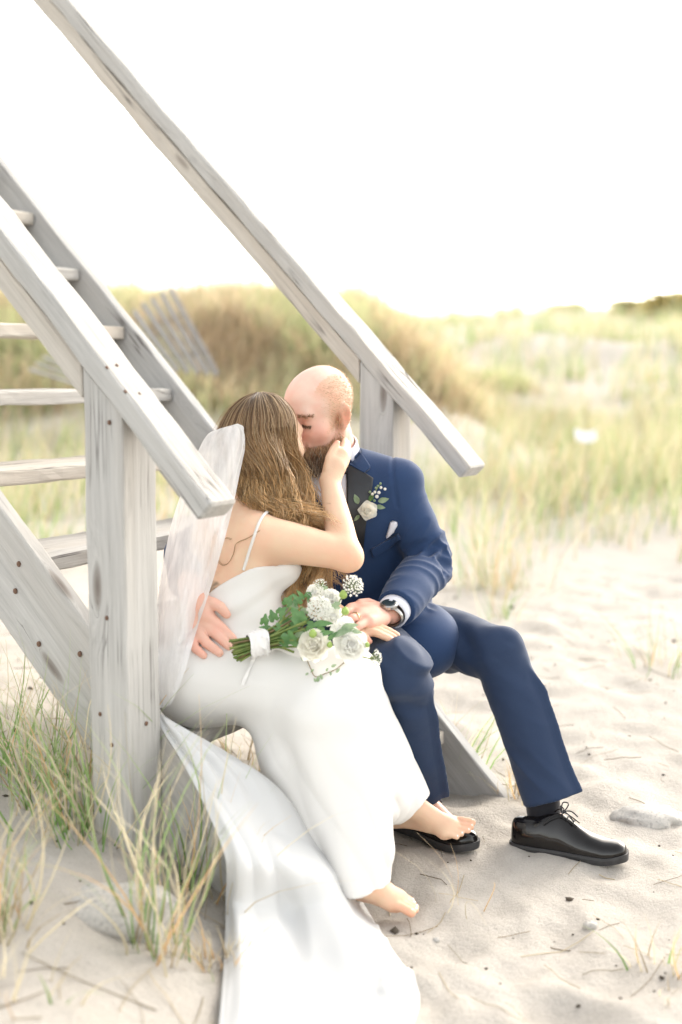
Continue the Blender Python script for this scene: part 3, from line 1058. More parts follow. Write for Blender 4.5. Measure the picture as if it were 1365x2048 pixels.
F.chain([b_kneeL + V(.0, 0, 0), b_kneeL * .5 + hemLc * .5 + V(-.006, .01, 0), hemLc + V(0, 0, -.06)], [.076, .070, .062], .025, clip=[(hemLc, unit(V(.16, 0, -1)))])
# cloth falling from the backs of the thighs towards the hems
F.chain([P(560, 1420, 2.70), P(575, 1530, 2.62), P(640, 1640, 2.56), P(690, 1740, 2.52)], [.070, .055, .048, .030], .05, clip=[(hemLc + V(0, 0, .01), unit(V(.1, 0, -1)))])
F.chain([P(650, 1415, 2.65), P(704, 1520, 2.60), P(765, 1605, 2.67)], [.084, .080, .052], .07, clip=[(hemRc + V(0, 0, .005), unit(V(.46, .05, -1)))])
F.chain([P(660, 1440, 2.58), P(705, 1590, 2.56), P(728, 1690, 2.535)], [.074, .066, .054], .06, clip=[(hemLc + V(0, 0, .006), unit(V(.1, 0, -1)))])
F.shell(.012, V(0, 2.6, .19), V(0, 0, -1))
v_, f_ = F.mesh()
v_, f_ = largest(v_, f_)
v_ = relax(v_, f_, 1, .5)
n_ = vnormals(v_, f_)
def gown_fold(v):
    low = sstep(.42, .22, v[:, 2])
    d_ = unit(V(.5, -.1, -.85)); e_ = unit(np.cross(d_, V(0, 1, 0))); g_ = np.cross(d_, e_)
    c_ = np.stack([v @ d_ * 3.0, v @ e_ * 17, v @ g_ * 17], -1)
    folds = (np.abs(noise3(c_ + 4.0)) - .25) * .012 * low + noise3(c_ * 2.3) * .0022 * low
    # pull lines across the waist and lap
    w_ = np.stack([v @ V(.8, .2, .25) * 6, v @ V(.3, .3, -.9) * 42, v @ V(.5, -.8, 0) * 8], -1)
    pulls = noise3(w_ + 9) * .0055 * np.exp(-((v[:, 2] - .60) / .10) ** 2)
    lap = noise3(v * V(10, 10, 24) + 2) * .0045 * np.exp(-((v[:, 2] - .44) / .09) ** 2)
    return folds + pulls + lap
v_ = wrinkle(v_, n_, gown_fold)
v_ = relax(v_, f_, 1, .35)
gown = mesh_obj('gown', v_, f_, DRESS, bride, smooth=True)
d_bvh = bvh_of(v_, f_)
# shoulder strap
sp = []
for x_, y_ in ((487, 1140), (492, 1125), (500, 1100), (510, 1070), (519, 1046), (529, 1030), (540, 1022)):
    p_, nn = hit(b_bvh, x_, y_)
    if p_ is not None:
        sp.append(p_ + nn * .002)
v_, f_ = tubes([crom(sp, 40)], [.0034], 8)
mesh_obj('strap', v_, f_, DRESS, bride, smooth=True)

# ---- sheets: train and veil
def sheet(name, rows, mat, parent, nu=60, nv=150, thick=.0016, disp=None, drape=None):
    """rows: list of lists of points (same count); a smooth surface through them, given thickness"""
    R_ = np.array(rows, float)
    across = np.stack([crom(r, nu) for r in R_])
    G = np.stack([crom(across[:, j], nv) for j in range(nu)], 1)         # nv x nu x 3
    if disp is not None:
        du = np.gradient(G, axis=1); dv = np.gradient(G, axis=0)
        N = np.cross(dv, du); N /= np.linalg.norm(N, axis=2, keepdims=True) + 1e-12
        N[(N @ V(0, -1, .4)) < 0] *= -1
        uu, vv = np.meshgrid(np.linspace(0, 1, nu), np.linspace(0, 1, nv))
        G = G + N * disp(uu, vv, G)[..., None]
    if drape is not None:
        G = drape(G)
    du = np.gradient(G, axis=1); dv = np.gradient(G, axis=0)
    N = np.cross(dv, du); N /= np.linalg.norm(N, axis=2, keepdims=True) + 1e-12
    g = np.arange(nu * nv).reshape(nv, nu); k = nu * nv
    q1 = np.stack([g[:-1, :-1], g[1:, :-1], g[1:, 1:], g[:-1, 1:]], -1).reshape(-1, 4)
    if thick == 0:
        return mesh_obj(name, G.reshape(-1, 3), q1, mat, parent, smooth=True)
    A, B = G.reshape(-1, 3), (G - N * thick).reshape(-1, 3)
    rim = np.concatenate([g[0, :], g[1:, -1], g[-1, -2::-1], g[-2:0:-1, 0]])
    rr = np.stack([rim, np.roll(rim, -1), np.roll(rim, -1) + k, rim + k], -1)
    return mesh_obj(name, np.concatenate([A, B]), np.concatenate([q1, q1[:, ::-1] + k, rr]), mat, parent, smooth=True)
def G0(x, y, lift=.012):
    p_ = PZ(x, y, .05)
    for _ in range(4):
        p_ = PZ(x, y, gz_(p_[0], p_[1]) + lift)
    return p_
train_rows = [
    [P(300, 1415, 2.60), P(335, 1436, 2.56), P(380, 1462, 2.53), P(430, 1490, 2.53), P(478, 1518, 2.56)],
    [P(322, 1455, 2.55), P(365, 1482, 2.51), P(420, 1512, 2.49), P(475, 1535, 2.51), P(528, 1562, 2.56)],
    [P(368, 1530, 2.47), P(410, 1548, 2.44), P(470, 1565, 2.46), P(530, 1585, 2.50), P(588, 1606, 2.57)],
    [P(415, 1622, 2.38), P(455, 1635, 2.36), P(515, 1645, 2.39), P(580, 1650, 2.46), P(645, 1672, 2.55)],
    [P(450, 1715, 2.30), P(495, 1725, 2.29), P(560, 1730, 2.33), P(630, 1735, 2.40), P(695, 1752, 2.48)],
    [G0(452, 1805, .03), G0(500, 1812, .07), G0(580, 1815, .06), G0(660, 1815, .05), G0(735, 1820, .012)],
    [G0(450, 1900), G0(510, 1905, .035), G0(600, 1905, .03), G0(690, 1900, .03), G0(782, 1895, .008)],
    [G0(444, 1990), G0(510, 1995, .03), G0(610, 1995, .02), G0(720, 1990, .02), G0(838, 1985, .006)],
    [G0(436, 2085), G0(510, 2090, .03), G0(620, 2090, .02), G0(720, 2080, .02), G0(822, 2070, .006)],
    [G0(430, 2200), G0(510, 2210, .02), G0(620, 2210, .02), G0(720, 2190, .02), G0(800, 2170, .006)],
]
def train_disp(u, v, G):
    c_ = np.stack([u * 4.2 + .8 * v, v * 2.6 - u * .6, u * 0 + 3.3], -1)
    a_ = (np.abs(noise3(c_)) - .2) * .036
    b_ = noise3(np.stack([u * 11 + 2.5 * v, v * 5, u * 0 + 8.1], -1)) * .009
    e_ = np.minimum(u, 1 - u) * 6
    return (a_ + b_) * np.clip(e_, .15, 1) * sstep(0, .12, v)
def train_drape(G):
    gz__ = ground_full(G[..., 0].ravel().astype(np.float32), G[..., 1].ravel().astype(np.float32)).reshape(G.shape[:2])
    G = G.copy()
    G[..., 2] = np.maximum(G[..., 2], gz__ + .005)
    return G
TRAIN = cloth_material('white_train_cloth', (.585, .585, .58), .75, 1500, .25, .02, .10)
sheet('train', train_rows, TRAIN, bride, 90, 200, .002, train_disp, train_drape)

def veil_material():
    s = Nodes('veil_tulle')
    c = s.coord((48, 20, 3.5))
    nz = s.noise(c, 1, 4, .6)
    s.set(Base_Color=(.92, .92, .92), Roughness=.8)
    s.b.inputs['Sheen Weight'].default_value = .3
    tl = s.n('ShaderNodeBsdfTranslucent'); tl.inputs[0].default_value = (.95, .95, .95, 1)
    tp = s.n('ShaderNodeBsdfTransparent')
    m1 = s.n('ShaderNodeMixShader'); m1.inputs[0].default_value = .55
    s.l(s.b.outputs[0], m1.inputs[1]); s.l(tl.outputs[0], m1.inputs[2])
    m2 = s.n('ShaderNodeMixShader')
    s.l(s.ramp(nz, [(.35, (.07, .07, .07)), (.65, (.32, .32, .32))]), m2.inputs[0])
    s.l(m1.outputs[0], m2.inputs[1]); s.l(tp.outputs[0], m2.inputs[2])
    s.l(m2.outputs[0], s.out.inputs[0])
    return s.m
VEIL = veil_material()
def vrow(xl, yl, xr, yr, Yl, Ym, Yr, Yb, fold=16):
    """left edge, belly towards the camera, right edge and the strip folded back from it"""
    L2 = lambda t, dY: P(xl + (xr - xl) * t, yl + (yr - yl) * t, dY)
    return [L2(0, Yl + .012), L2(.10, Yl * .6 + Ym * .4), L2(.35, Ym), L2(.62, Ym - .006), L2(.86, Ym * .55 + Yr * .45), L2(.97, Yr + .006), L2(1.0, Yr + .03), L2(.93, Yr + .055)]
veil_rows = [
    vrow(440, 857, 476, 847, 2.87, 2.855, 2.86, 2.875, 4),
    vrow(416, 870, 488, 858, 2.865, 2.83, 2.84, 2.875, 10),
    vrow(398, 900, 490, 892, 2.86, 2.80, 2.825, 2.87, 16),
    vrow(376, 955, 478, 945, 2.85, 2.77, 2.80, 2.85, 20),
    vrow(346, 1040, 455, 1040, 2.84, 2.735, 2.77, 2.82, 22),
    vrow(324, 1150, 421, 1160, 2.83, 2.70, 2.735, 2.79, 20),
    vrow(313, 1250, 390, 1260, 2.80, 2.67, 2.70, 2.75, 12),
    vrow(308, 1330, 366, 1345, 2.77, 2.65, 2.675, 2.72, 9),
    vrow(304, 1390, 345, 1398, 2.74, 2.635, 2.655, 2.69, 6),
    vrow(302, 1420, 336, 1412, 2.72, 2.63, 2.645, 2.66, 4),
]
def veil_disp(u, v, G):
    pl = noise3(np.stack([u * 13 + .5 * v, v * 1.6, u * 0 + 1.7], -1)) * .0085 + noise3(np.stack([u * 26 + v * 2, v * 4, u * 0 + 5.7], -1)) * .0030
    return pl * sstep(0, .12, v) * (.35 + .65 * sstep(.0, .12, u))
def veil_drape(G):
    G = G.copy()
    for j in range(G.shape[0]):
        for k in range(G.shape[1]):
            p_ = G[j, k]
            d_ = unit(p_ - CC)
            for bv in (d_bvh, b_bvh):
                loc, nn_, ii_, ds = bv.ray_cast(Vector(CC), Vector(d_))
                if loc is not None and np.linalg.norm(p_ - CC) > ds - .040:
                    p_ = CC + d_ * (ds - .040)
            G[j, k] = p_
    for _ in range(3):
        G[1:-1, 1:-1] = (G[1:-1, 1:-1] * 2 + G[:-2, 1:-1] + G[2:, 1:-1] + G[1:-1, :-2] + G[1:-1, 2:]) / 6
    return G
veil = sheet('veil', veil_rows, VEIL, bride, 80, 130, 0, veil_disp, veil_drape)

# ---- hair
rngh = np.random.default_rng(21)
def hair_surface(az, pol, out=1.0):
    """point on the head: az measured from the back of the head round to her right, pol from the crown"""
    bk, rt = -bF, np.cross(bF, bU)
    c_ = b_hc - bF * .012 * BS + bU * .030
    d_ = (bk * math.cos(az) + rt * math.sin(az)) * math.sin(pol) + bU * math.cos(pol)
    return c_ + d_ * V(1, 1, 1) * np.linalg.norm((d_ @ bF * .096, d_ @ rt * .080, d_ @ bU * .088)) * out
paths, radii, cols = [], [], []
END_A = [P(540, 1000, 2.845), P(583, 1045, 2.86), P(606, 1105, 2.905), P(600, 1165, 2.90), P(603, 1192, 2.90)]
N_LOCK, N_PER = 150, 30
for lk in range(N_LOCK):
    az = rngh.uniform(-1.45, 2.15)
    right = (az + 1.45) / 3.6                      # 0 = far left edge in the photo, 1 = by his face
    ph, wl, amp = rngh.uniform(0, 6.28), rngh.uniform(.09, .14), rngh.uniform(.005, .018)
    lockcol = rngh.uniform(.75, 1.25)
    gold = rngh.random() ** (1.8 - 1.2 * right)
    L_end = rngh.choice([.62, .72, .85, 1.0, 1.0], p=[.2, .25, .2, .2, .15])
    lo_ = rngh.normal(0, 1, 3) * V(.020, .014, .012)
    for k in range(N_PER):
        a_ = az + rngh.normal(0, .11)
        o_ = 1.0 + rngh.normal(.03, .022)
        pts = [hair_surface(a_, rngh.uniform(.06, .22), 1.02 * o_), hair_surface(a_, .55, 1.03 * o_), hair_surface(a_, 1.1, 1.035 * o_), hair_surface(a_, 1.65, 1.03 * o_)]
        j = rngh.normal(0, 1, 3) * .0055
        base = pts[-1]
        if right > .80:        # the lock beside his cheek falls straight, in waves
            pts += [P(594 + rngh.normal(0, 7), 945, 2.93) + j, P(606 + rngh.normal(0, 9), 1010, 2.91) + j + lo_ * .6, P(604, 1058, 2.90) + j + lo_, P(598, 1110, 2.91) + j + lo_ * .7]
            if L_end > .8:
                pts += [P(596, 1165, 2.90) + lo_ * .8 + j, P(600, 1192, 2.895) + lo_ + j]
        else:
            m_ = base * .45 + P(474 + 128 * right, 955, 2.86) * .55 + V(0, -.012, -.01)
            lowy = 990 + 30 * right + rngh.normal(0, 5)
            pts += [m_ + j, P(492 + 125 * right, lowy, 2.835 + .03 * right) + j]
            ends = [e + lo_ * (1 + .5 * i_) + j for i_, e in enumerate(END_A)]
            st_ = 1 if right < .55 else 1
            pts += ends[st_:]
        c = crom(pts, 30)
        n_keep = int(30 * (L_end if right <= .80 or True else 1) * rngh.uniform(.94, 1.0))
        c = c[:max(18, n_keep)]
        s_len = np.concatenate([[0], np.cumsum(np.linalg.norm(np.diff(c, axis=0), axis=1))])
        t_ = s_len / (s_len[-1] + 1e-9)
        w_ = amp * sstep(.14, .34, s_len) * (1 + .6 * t_)
        c = c + (V(.8, -.45, .1)[None] * np.sin(2 * math.pi * s_len / wl + ph)[:, None] + V(.3, .8, .2)[None] * np.cos(2 * math.pi * s_len / wl + ph)[:, None] * .8) * w_[:, None]
        paths.append(c)
        radii.append(np.interp(t_, [0, .1, .7, 1], [.0006, .0009, .0008, .0003]))
        root, mid, tip = V(.115, .068, .036), V(.36, .205, .088), V(.80, .51, .235)
        g_ = np.clip((s_len - .05) / .26, 0, 1)[:, None] * (.58 + .42 * gold)
        cc = np.where(g_ < .5, root + (mid - root) * (g_ * 2), mid + (tip - mid) * (g_ * 2 - 1)) * lockcol * rngh.uniform(.7, 1.3)
        if rngh.random() < .16 + .12 * right:
            cc = cc * .45 + V(.62, .45, .26) * .55
        cols.append(np.repeat(cc, 3, axis=0))
for k in range(130):                                # flyaways
    p_ = paths[rngh.integers(0, len(paths))]
    t_ = np.linspace(0, 1, len(p_))[:, None]
    o_ = rngh.normal(0, 1, 3) * .016
    c = p_ + o_ * t_ ** 1.3 + V(.006, 0, .004) * np.sin(t_ * rngh.uniform(6, 14) + rngh.uniform(0, 6)) * rngh.uniform(.4, 1.3)
    c = c + unit(c[len(c) // 3] - b_hc) * .006 * np.sin(t_ * 3.1)
    paths.append(c); radii.append(np.full(len(c), .00035))
    cols.append(np.repeat(np.tile(V(.40, .27, .15) * rngh.uniform(.6, 1.2), (len(c), 1)), 3, axis=0))
hv, hfc = tubes(paths, radii, 3)
mesh_obj('hair', hv, hfc, tinted('long_hair', .38), bride, smooth=True, col=np.concatenate(cols))
# the dense mass beneath the outer locks
F = Field((-.42, 2.72, .62), (.05, 3.12, 1.16), .0042)
rt_ = np.cross(bF, bU)
F.ell(b_hc - bF * .016 + bU * .026, (bF, rt_, bU), (.090, .078, .086), 0)
F.chain([P(528, 930, 2.93), P(545, 985, 2.885), P(580, 1032, 2.885)], [.060, .048, .028], .03)
F.chain([P(580, 1035, 2.885), P(602, 1100, 2.91), P(601, 1160, 2.90)], [.026, .020, .014], .02)
F.ell(b_hc + bF * .085 - bU * .02, (bF, rt_, bU), (.045, .060, .085), .01, 'sub')
v_, f_ = F.mesh()
v_ = v_ + vnormals(v_, f_) * (noise3(v_ * V(60, 60, 9)) * .004)[:, None]
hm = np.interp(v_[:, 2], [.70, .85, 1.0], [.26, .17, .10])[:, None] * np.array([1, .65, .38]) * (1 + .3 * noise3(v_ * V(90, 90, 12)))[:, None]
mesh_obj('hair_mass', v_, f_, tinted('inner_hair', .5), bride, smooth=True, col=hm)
# loose curl lying on her back
cp = []
for x_, y_ in ((520, 1062), (498, 1076), (474, 1088), (468, 1108), (458, 1126), (446, 1130), (436, 1119), (435, 1104), (440, 1090), (452, 1078), (464, 1080)):
    p_, nn = hit(b_bvh, x_, y_)
    if p_ is not None:
        cp.append(p_ + nn * .003)
v_, f_ = tubes([crom(cp, 60), crom(np.array(cp) + V(.0015, -.001, .002), 60)], [.0006, .0005], 5)
mesh_obj('loose_curl', v_, f_, plain('curl_hair', (.34, .20, .10), .4), bride, smooth=True)
# ================================================================== the groom
SKIN_M = skin_material('groom_skin', (.75, .53, .43), (.76, .43, .34))
SUIT = cloth_material('navy_wool', (.018, .043, .112), .8, 1100, .15, .15)
SUIT_T = cloth_material('navy_trouser_wool', (.020, .037, .082), .8, 1100, .15, .15)
SATIN = plain('black_satin', (.012, .014, .018), .38, .2, 60)
SHIRT = cloth_material('white_shirt', (.72, .73, .80), .8, 1200, .2, .03)
PATENT = plain('black_patent_leather', (.006, .005, .005), .06, .3, 40)
PATENT.node_tree.nodes['Principled BSDF'].inputs['Specular IOR Level'].default_value = .40
RUBBER = plain('black_sole', (.03, .03, .032), .6, .3, 60)
SOCK = cloth_material('black_sock', (.012, .012, .016), .95, 700, .4, .2)

groom = empty('person', PZ(960, 1660, 0))
tag(groom, 'seated bearded man in navy tuxedo with black bow tie leaning into the kiss', 'person')

g_pel = V(.062, 3.256, .455)
g_neck = P(668, 918, 3.15)
g_hipL = V(.134, 3.317, .44); g_hipR = V(.045, 3.163, .44)
g_kneeL = P(1000, 1303, 2.97); g_kneeR = P(800, 1338, 2.76)
g_ankL = P(1085, 1628, 2.89); g_ankR = V(.18, 2.96, .10)
g_shL = P(786, 972, 3.12); g_shR = P(585, 985, 3.22)
g_elL = P(862, 1128, 3.11); g_wrL = P(784, 1226, 2.87)
g_elR = P(372, 1110, 3.05); g_wrR = P(382, 1184, 2.775)
# head
g_hc = P(637, 826, 3.06)
gF = unit(V(-.62, -.74, -.30)); gU = unit(V(-.03, -.25, 1))
HS = .905

F = Field((-.46, 2.55, -.02), (.72, 3.48, 1.22), .0037)
hL = add_head(F, g_hc, gF, gU, HS)
F.chain([hL(-.028, 0, -.05), g_neck + V(0, .0, .01), g_neck - V(0, 0, .06)], [.058, .060, .075], .03)
# trunk and limbs inside the clothes
tF = unit(V(-.15, -.98, 0)); tL = V(-tF[1], tF[0], 0)
F.ell(g_neck * .62 + g_pel * .38 + V(0, .0, 0), (tF, tL, ZUP), (.085, .13, .20), .03)
F.ell(g_pel, (V(.85, -.53, 0), ST, ZUP), (.09, .13, .10), .05)
F.chain([g_shL, g_neck - V(0, 0, .06), g_shR], [.035, .05, .035], .03)
F.chain([g_shL, g_elL, g_wrL], [.04, .036, .026], .02)
F.chain([g_shR, g_elR, g_wrR], [.04, .036, .027], .02)
F.chain([g_hipL, g_kneeL, g_ankL], [.06, .045, .034], .03)
F.chain([g_hipR, g_kneeR, g_ankR], [.06, .045, .034], .03)
F.chain([g_ankL, g_ankL + V(.11, -.06, -.055)], [.03, .02], .01)
F.chain([g_ankR, g_ankR + V(.09, -.09, -.055)], [.03, .02], .01)
# left hand: rests on the bride's hand on his thigh
LH = [(765, 1228, 2.855), (742, 1226, 2.83), (722, 1228, 2.81)]
F.chain(q(*LH), [.024, .024, .021], .012, flat=(unit(V(.1, -.35, 1)), .72))
F.chain(q((766, 1238, 2.83), (738, 1244, 2.79)), [.018, .018], .014)
F.chain(q((760, 1222, 2.87), (722, 1214, 2.85)), [.018, .015], .014)
add_fingers(F, [
    (q((720, 1212, 2.86), (702, 1214, 2.84), (690, 1226, 2.815), (684, 1238, 2.80)), [.0115, .0105, .0095, .008]),
    (q((716, 1220, 2.84), (697, 1223, 2.81), (684, 1236, 2.79), (680, 1250, 2.78)), [.012, .011, .0098, .0082]),
    (q((722, 1233, 2.80), (704, 1237, 2.775), (692, 1249, 2.765), (689, 1262, 2.76)), [.012, .0108, .0096, .0082]),
    (q((728, 1246, 2.775), (716, 1253, 2.755), (708, 1263, 2.75), (707, 1274, 2.75)), [.0108, .0096, .0086, .0074]),
], None, .005)
F.chain(q((756, 1216, 2.88), (736, 1206, 2.89), (720, 1206, 2.88)), [.015, .0125, .010], .008)
# right hand: spread on the bride's hip, laid on the gown
def onhip(x, y, lift):
    p_, n_h = hit(d_bvh, x, y)
    if p_ is None:
        p_ = np.array(d_bvh.find_nearest(Vector(P(x, y, 2.72)))[0])
    return P(x, y, p_[1] - lift)
def hq(*a):
    return [onhip(*t_) for t_ in a]
F.chain([g_wrR] + hq((397, 1212, .020), (398, 1245, .016)), [.028, .031, .027], .012, flat=(unit(V(-.5, -.85, .1)), .62))
F.chain(hq((402, 1204, .018), (414, 1232, .014)), [.020, .018], .012)
F.chain(hq((391, 1218, .018), (388, 1264, .014)), [.019, .017], .012)
add_fingers(F, [
    (hq((406, 1203, .016), (426, 1206, .012), (441, 1214, .010), (454, 1229, .007)), [.0155, .0135, .0126, .0100]),
    (hq((412, 1226, .014), (428, 1242, .016), (445, 1258, .012), (466, 1277, .006)), [.0145, .0132, .0124, .0096]),
    (hq((404, 1241, .014), (418, 1256, .017), (434, 1270, .013), (459, 1293, .006)), [.0145, .0132, .0122, .0096]),
    (hq((394, 1256, .013), (404, 1274, .016), (414, 1287, .012), (440, 1306, .006)), [.0138, .0125, .0116, .0092]),
    (hq((384, 1268, .012), (385, 1284, .014), (391, 1297, .010), (408, 1311, .006)), [.0122, .0110, .0102, .0084]),
], None, .0045)
gv_, gf_ = largest(*F.mesh())
gv_ = relax(gv_, gf_, 1, .5)
del F
# tints that belong to the skin: rosy nose, cheeks, ears and knuckles; hair stubble under the beard and crop
Cf, Cl, Cu = gF, unit(np.cross(gU, gF)), None
Cu = np.cross(Cf, Cl)
loc = (gv_ - g_hc) / HS
hf, hl, hu = loc @ Cf, loc @ Cl, loc @ Cu
onhead = (np.linalg.norm(loc, axis=1) < .17) & (hu > -.13)
tint = np.ones((len(gv_), 3), np.float32)
def blend(m, c):
    blend_into(tint, m, c)
blend(onhead * np.exp(-((hf - .11) ** 2 + hl ** 2 + (hu + .02) ** 2) / .0009), (1.05, .70, .66))
for s_ in (1, -1):
    blend(onhead * .6 * np.exp(-((hf - .07) ** 2 + (hl - s_ * .045) ** 2 + (hu + .03) ** 2) / .001), (1.03, .74, .72))
    blend(onhead * .8 * np.exp(-((hf + .012) ** 2 + (hl - s_ * .085) ** 2 + (hu + .005) ** 2) / .0008), (1.03, .66, .62))
    blend(onhead * .5 * np.exp(-((hf - .085) ** 2 + (hl - s_ * .03) ** 2 + (hu - .012) ** 2) / .0002), (.92, .70, .62))
# beard line: from the sideburn in front of the ear down to the moustache
def beard_mask(hf, hl, hu):
    line = -.030 - .032 * sstep(.0, .055, hf) + .018 * sstep(.07, .095, hf) * (np.abs(hl) < .03)
    m = sstep(line + .004, line - .010, hu) * sstep(-.012, .004, hf)
    side = sstep(.03, .0, hu) * sstep(-.002, .006, hf) * sstep(.022, .012, hf) * (np.abs(hl) > .055)
    lips = np.exp(-((hu + .062) / .009) ** 2) * (np.abs(hl) < .022) * (hf > .07)
    return np.clip(np.maximum(m, side) - lips, 0, 1)
def crop_mask(hf, hl, hu):
    edge = .045 - .10 * sstep(.02, .095, hu) * (np.abs(hl) < .045) + .02 * sstep(.05, .10, hu)
    top = sstep(edge + .022, edge - .022, hf) * sstep(-.035, -.015, hu + .35 * np.minimum(hf, 0) * 0)
    return top * (1 - .35 * sstep(.10, .12, hu))
bm_ = beard_mask(hf, hl, hu) * onhead
cm_ = crop_mask(hf, hl, hu) * onhead
lowb = sstep(-.045, -.10, hu)
blend(bm_ * (.45 + .45 * lowb), (.50, .34, .24))
blend(cm_ * .55, (.82, .70, .52))
kn = gv_[:, 2] < .75
blend(kn * .8, (1.0, .86, .82))
body = mesh_obj('body', gv_, gf_, SKIN_M, groom, smooth=True, col=tint)
g_bvh = bvh_of(gv_, gf_)
gn_ = vnormals(gv_, gf_)

def pick(mask, n):
    p = mask / mask.sum()
    i = RNG.choice(len(mask), n, p=p)
    return i, gv_[i] + RNG.normal(0, .0012, (n, 3))
i, p0 = pick(bm_ * (.30 + 2.2 * sstep(-.04, -.08, hu)), 6500)
dn = gn_[i] * .55 + Cf * .35 - Cu * .65 + RNG.normal(0, .28, (len(i), 3)); dn /= np.linalg.norm(dn, axis=1, keepdims=True)
low = sstep(-.05, -.11, hu[i])
bc = np.array((.48, .29, .15)) * (1 - low[:, None]) + np.array((.15, .10, .065)) * low[:, None]
bc = bc * RNG.uniform(.6, 1.5, (len(i), 1))
gr = RNG.random(len(i)) < .10
bc[gr] = (.5, .43, .34)
ln = (.008 + .016 * low) * RNG.uniform(.6, 1.3, len(i))
strands('beard', p0, dn, ln, np.full(len(i), .0007), bc, groom, .25)
i, p0 = pick(cm_, 9000)
dn = gn_[i] * .14 - Cf * .50 - Cu * .30 + RNG.normal(0, .09, (len(i), 3)); dn /= np.linalg.norm(dn, axis=1, keepdims=True)
strands('hair', p0, dn, RNG.uniform(.004, .008, len(i)) * (1 - .3 * (hu[i] > .1)), np.full(len(i), .00035), np.array((.56, .39, .24)) * RNG.uniform(.75, 1.2, (len(i), 1)), groom)
# eyebrows and lashes
br = onhead * np.exp(-(((hu - .030 + .10 * (np.abs(hl) - .03) ** 2 / .03) / .0034) ** 2)) * (np.abs(hl) > .014) * (np.abs(hl) < .052) * (hf > .05)
for sd_ in (1, -1):
    i, p0 = pick(br * (np.sign(hl) == sd_), 170)
    dn = gn_[i] * .35 + Cl * sd_ * .8 + Cu * .1 + RNG.normal(0, .15, (len(i), 3)); dn /= np.linalg.norm(dn, axis=1, keepdims=True)
    strands('eyebrow', p0, dn, RNG.uniform(.005, .008, len(i)), np.full(len(i), .0006), np.array((.34, .21, .115)) * RNG.uniform(.7, 1.3, (len(i), 1)), groom)
    la = onhead * np.exp(-(((hu + .001 - 6 * (np.abs(hl) - .032) ** 2) / .0016) ** 2)) * (np.abs(hl * sd_ - .032) < .014) * (hf > .06)
    i, p0 = pick(la, 130)
    dn = gn_[i] * .6 - Cu * .6 + Cl * sd_ * .25 + RNG.normal(0, .12, (len(i), 3)); dn /= np.linalg.norm(dn, axis=1, keepdims=True)
    strands('eyelashes', p0, dn, RNG.uniform(.004, .007, len(i)), np.full(len(i), .0006), np.array((.17, .10, .055)) * RNG.uniform(.7, 1.3, (len(i), 1)), groom)

# ---- trousers
F = Field((-.12, 2.60, .05), (.60, 3.46, .60), .0044)
hemL_c = P(1103, 1598, 2.885); hemL_n = unit(P(1152, 1578, 2.86) - P(1052, 1625, 2.90))
axL = unit(hemL_c - g_kneeL)
hemL_n = unit(axL - .28 * unit(P(1152, 1578, 2.86) - P(1052, 1625, 2.90)) * -0 + V(.0, 0, 0))
F.chain([g_hipL + V(-.01, 0, .0), g_hipL * .45 + g_kneeL * .55, g_kneeL], [.094, .084, .068], .02)
F.chain([g_kneeL, g_kneeL * .5 + hemL_c * .5, hemL_c, hemL_c + axL * .1], [.070, .067, .070, .072], .02, clip=[(hemL_c, axL)], flat=(unit(np.cross(axL, V(.86, -.51, 0))), .80))
hemR_c = V(.185, 2.945, .118)
axR = unit(hemR_c - g_kneeR)
F.chain([g_hipR, g_hipR * .45 + g_kneeR * .55, g_kneeR], [.094, .084, .070], .02)
F.chain([g_kneeR, g_kneeR * .5 + hemR_c * .5, hemR_c, hemR_c + axR * .1], [.072, .070, .076, .078], .02, clip=[(hemR_c, axR)], flat=(unit(np.cross(axR, V(.86, -.51, 0))), .85))
F.ell(g_pel + V(.01, 0, -.01), (V(.85, -.53, 0), ST, ZUP), (.125, .165, .11), .05)
F.shell(.012, hemL_c * .5 + hemR_c * .5 + V(0, 0, .08), V(0, 0, -1))
v_, f_ = F.mesh()
n_ = vnormals(v_, f_)
def trouser_fold(v):
    # creases radiating from the crotch and behind the knees, soft drape down the shins
    d1 = np.linalg.norm(v - g_kneeL, axis=1); d2 = np.linalg.norm(v - g_kneeR, axis=1)
    k_ = np.stack([v @ V(.5, -.3, .8) * 26, v @ V(.8, .5, -.3) * 7, v @ V(-.3, .8, .5) * 7], -1)
    a = (.22 - np.abs(noise3(k_ + 3.3))) * .013 + noise3(v * V(30, 30, 55) + 1.7) * .0012
    kneef = .45 + .9 * np.exp(-((np.minimum(d1, d2) - .10) / .07) ** 2)
    return a * kneef * sstep(.03, .15, v[:, 2])
v_ = wrinkle(v_, n_, trouser_fold)
# pressed front creases down both shins
for kn_, hm_ in ((g_kneeL, hemL_c), (g_kneeR, hemR_c)):
    ax_ = unit(hm_ - kn_)
    t_ = (v_ - kn_) @ ax_
    q_ = v_ - kn_ - t_[:, None] * ax_
    fw = unit(V(.86, -.51, 0) - ax_ * np.dot(V(.86, -.51, 0), ax_))
    sd = np.cross(ax_, fw)
    m_ = (t_ > .04) & (t_ < np.linalg.norm(hm_ - kn_) + .05) & (np.linalg.norm(q_, axis=1) < .1) & (q_ @ fw > .02)
    v_[m_] += (fw * .015) * (np.exp(-((q_[m_] @ sd) / .008) ** 2) * sstep(.04, .12, t_[m_]))[:, None]
v_ = relax(v_, f_, 1, .4)
trousers = mesh_obj('trousers', v_, f_, SUIT_T, groom, smooth=True)
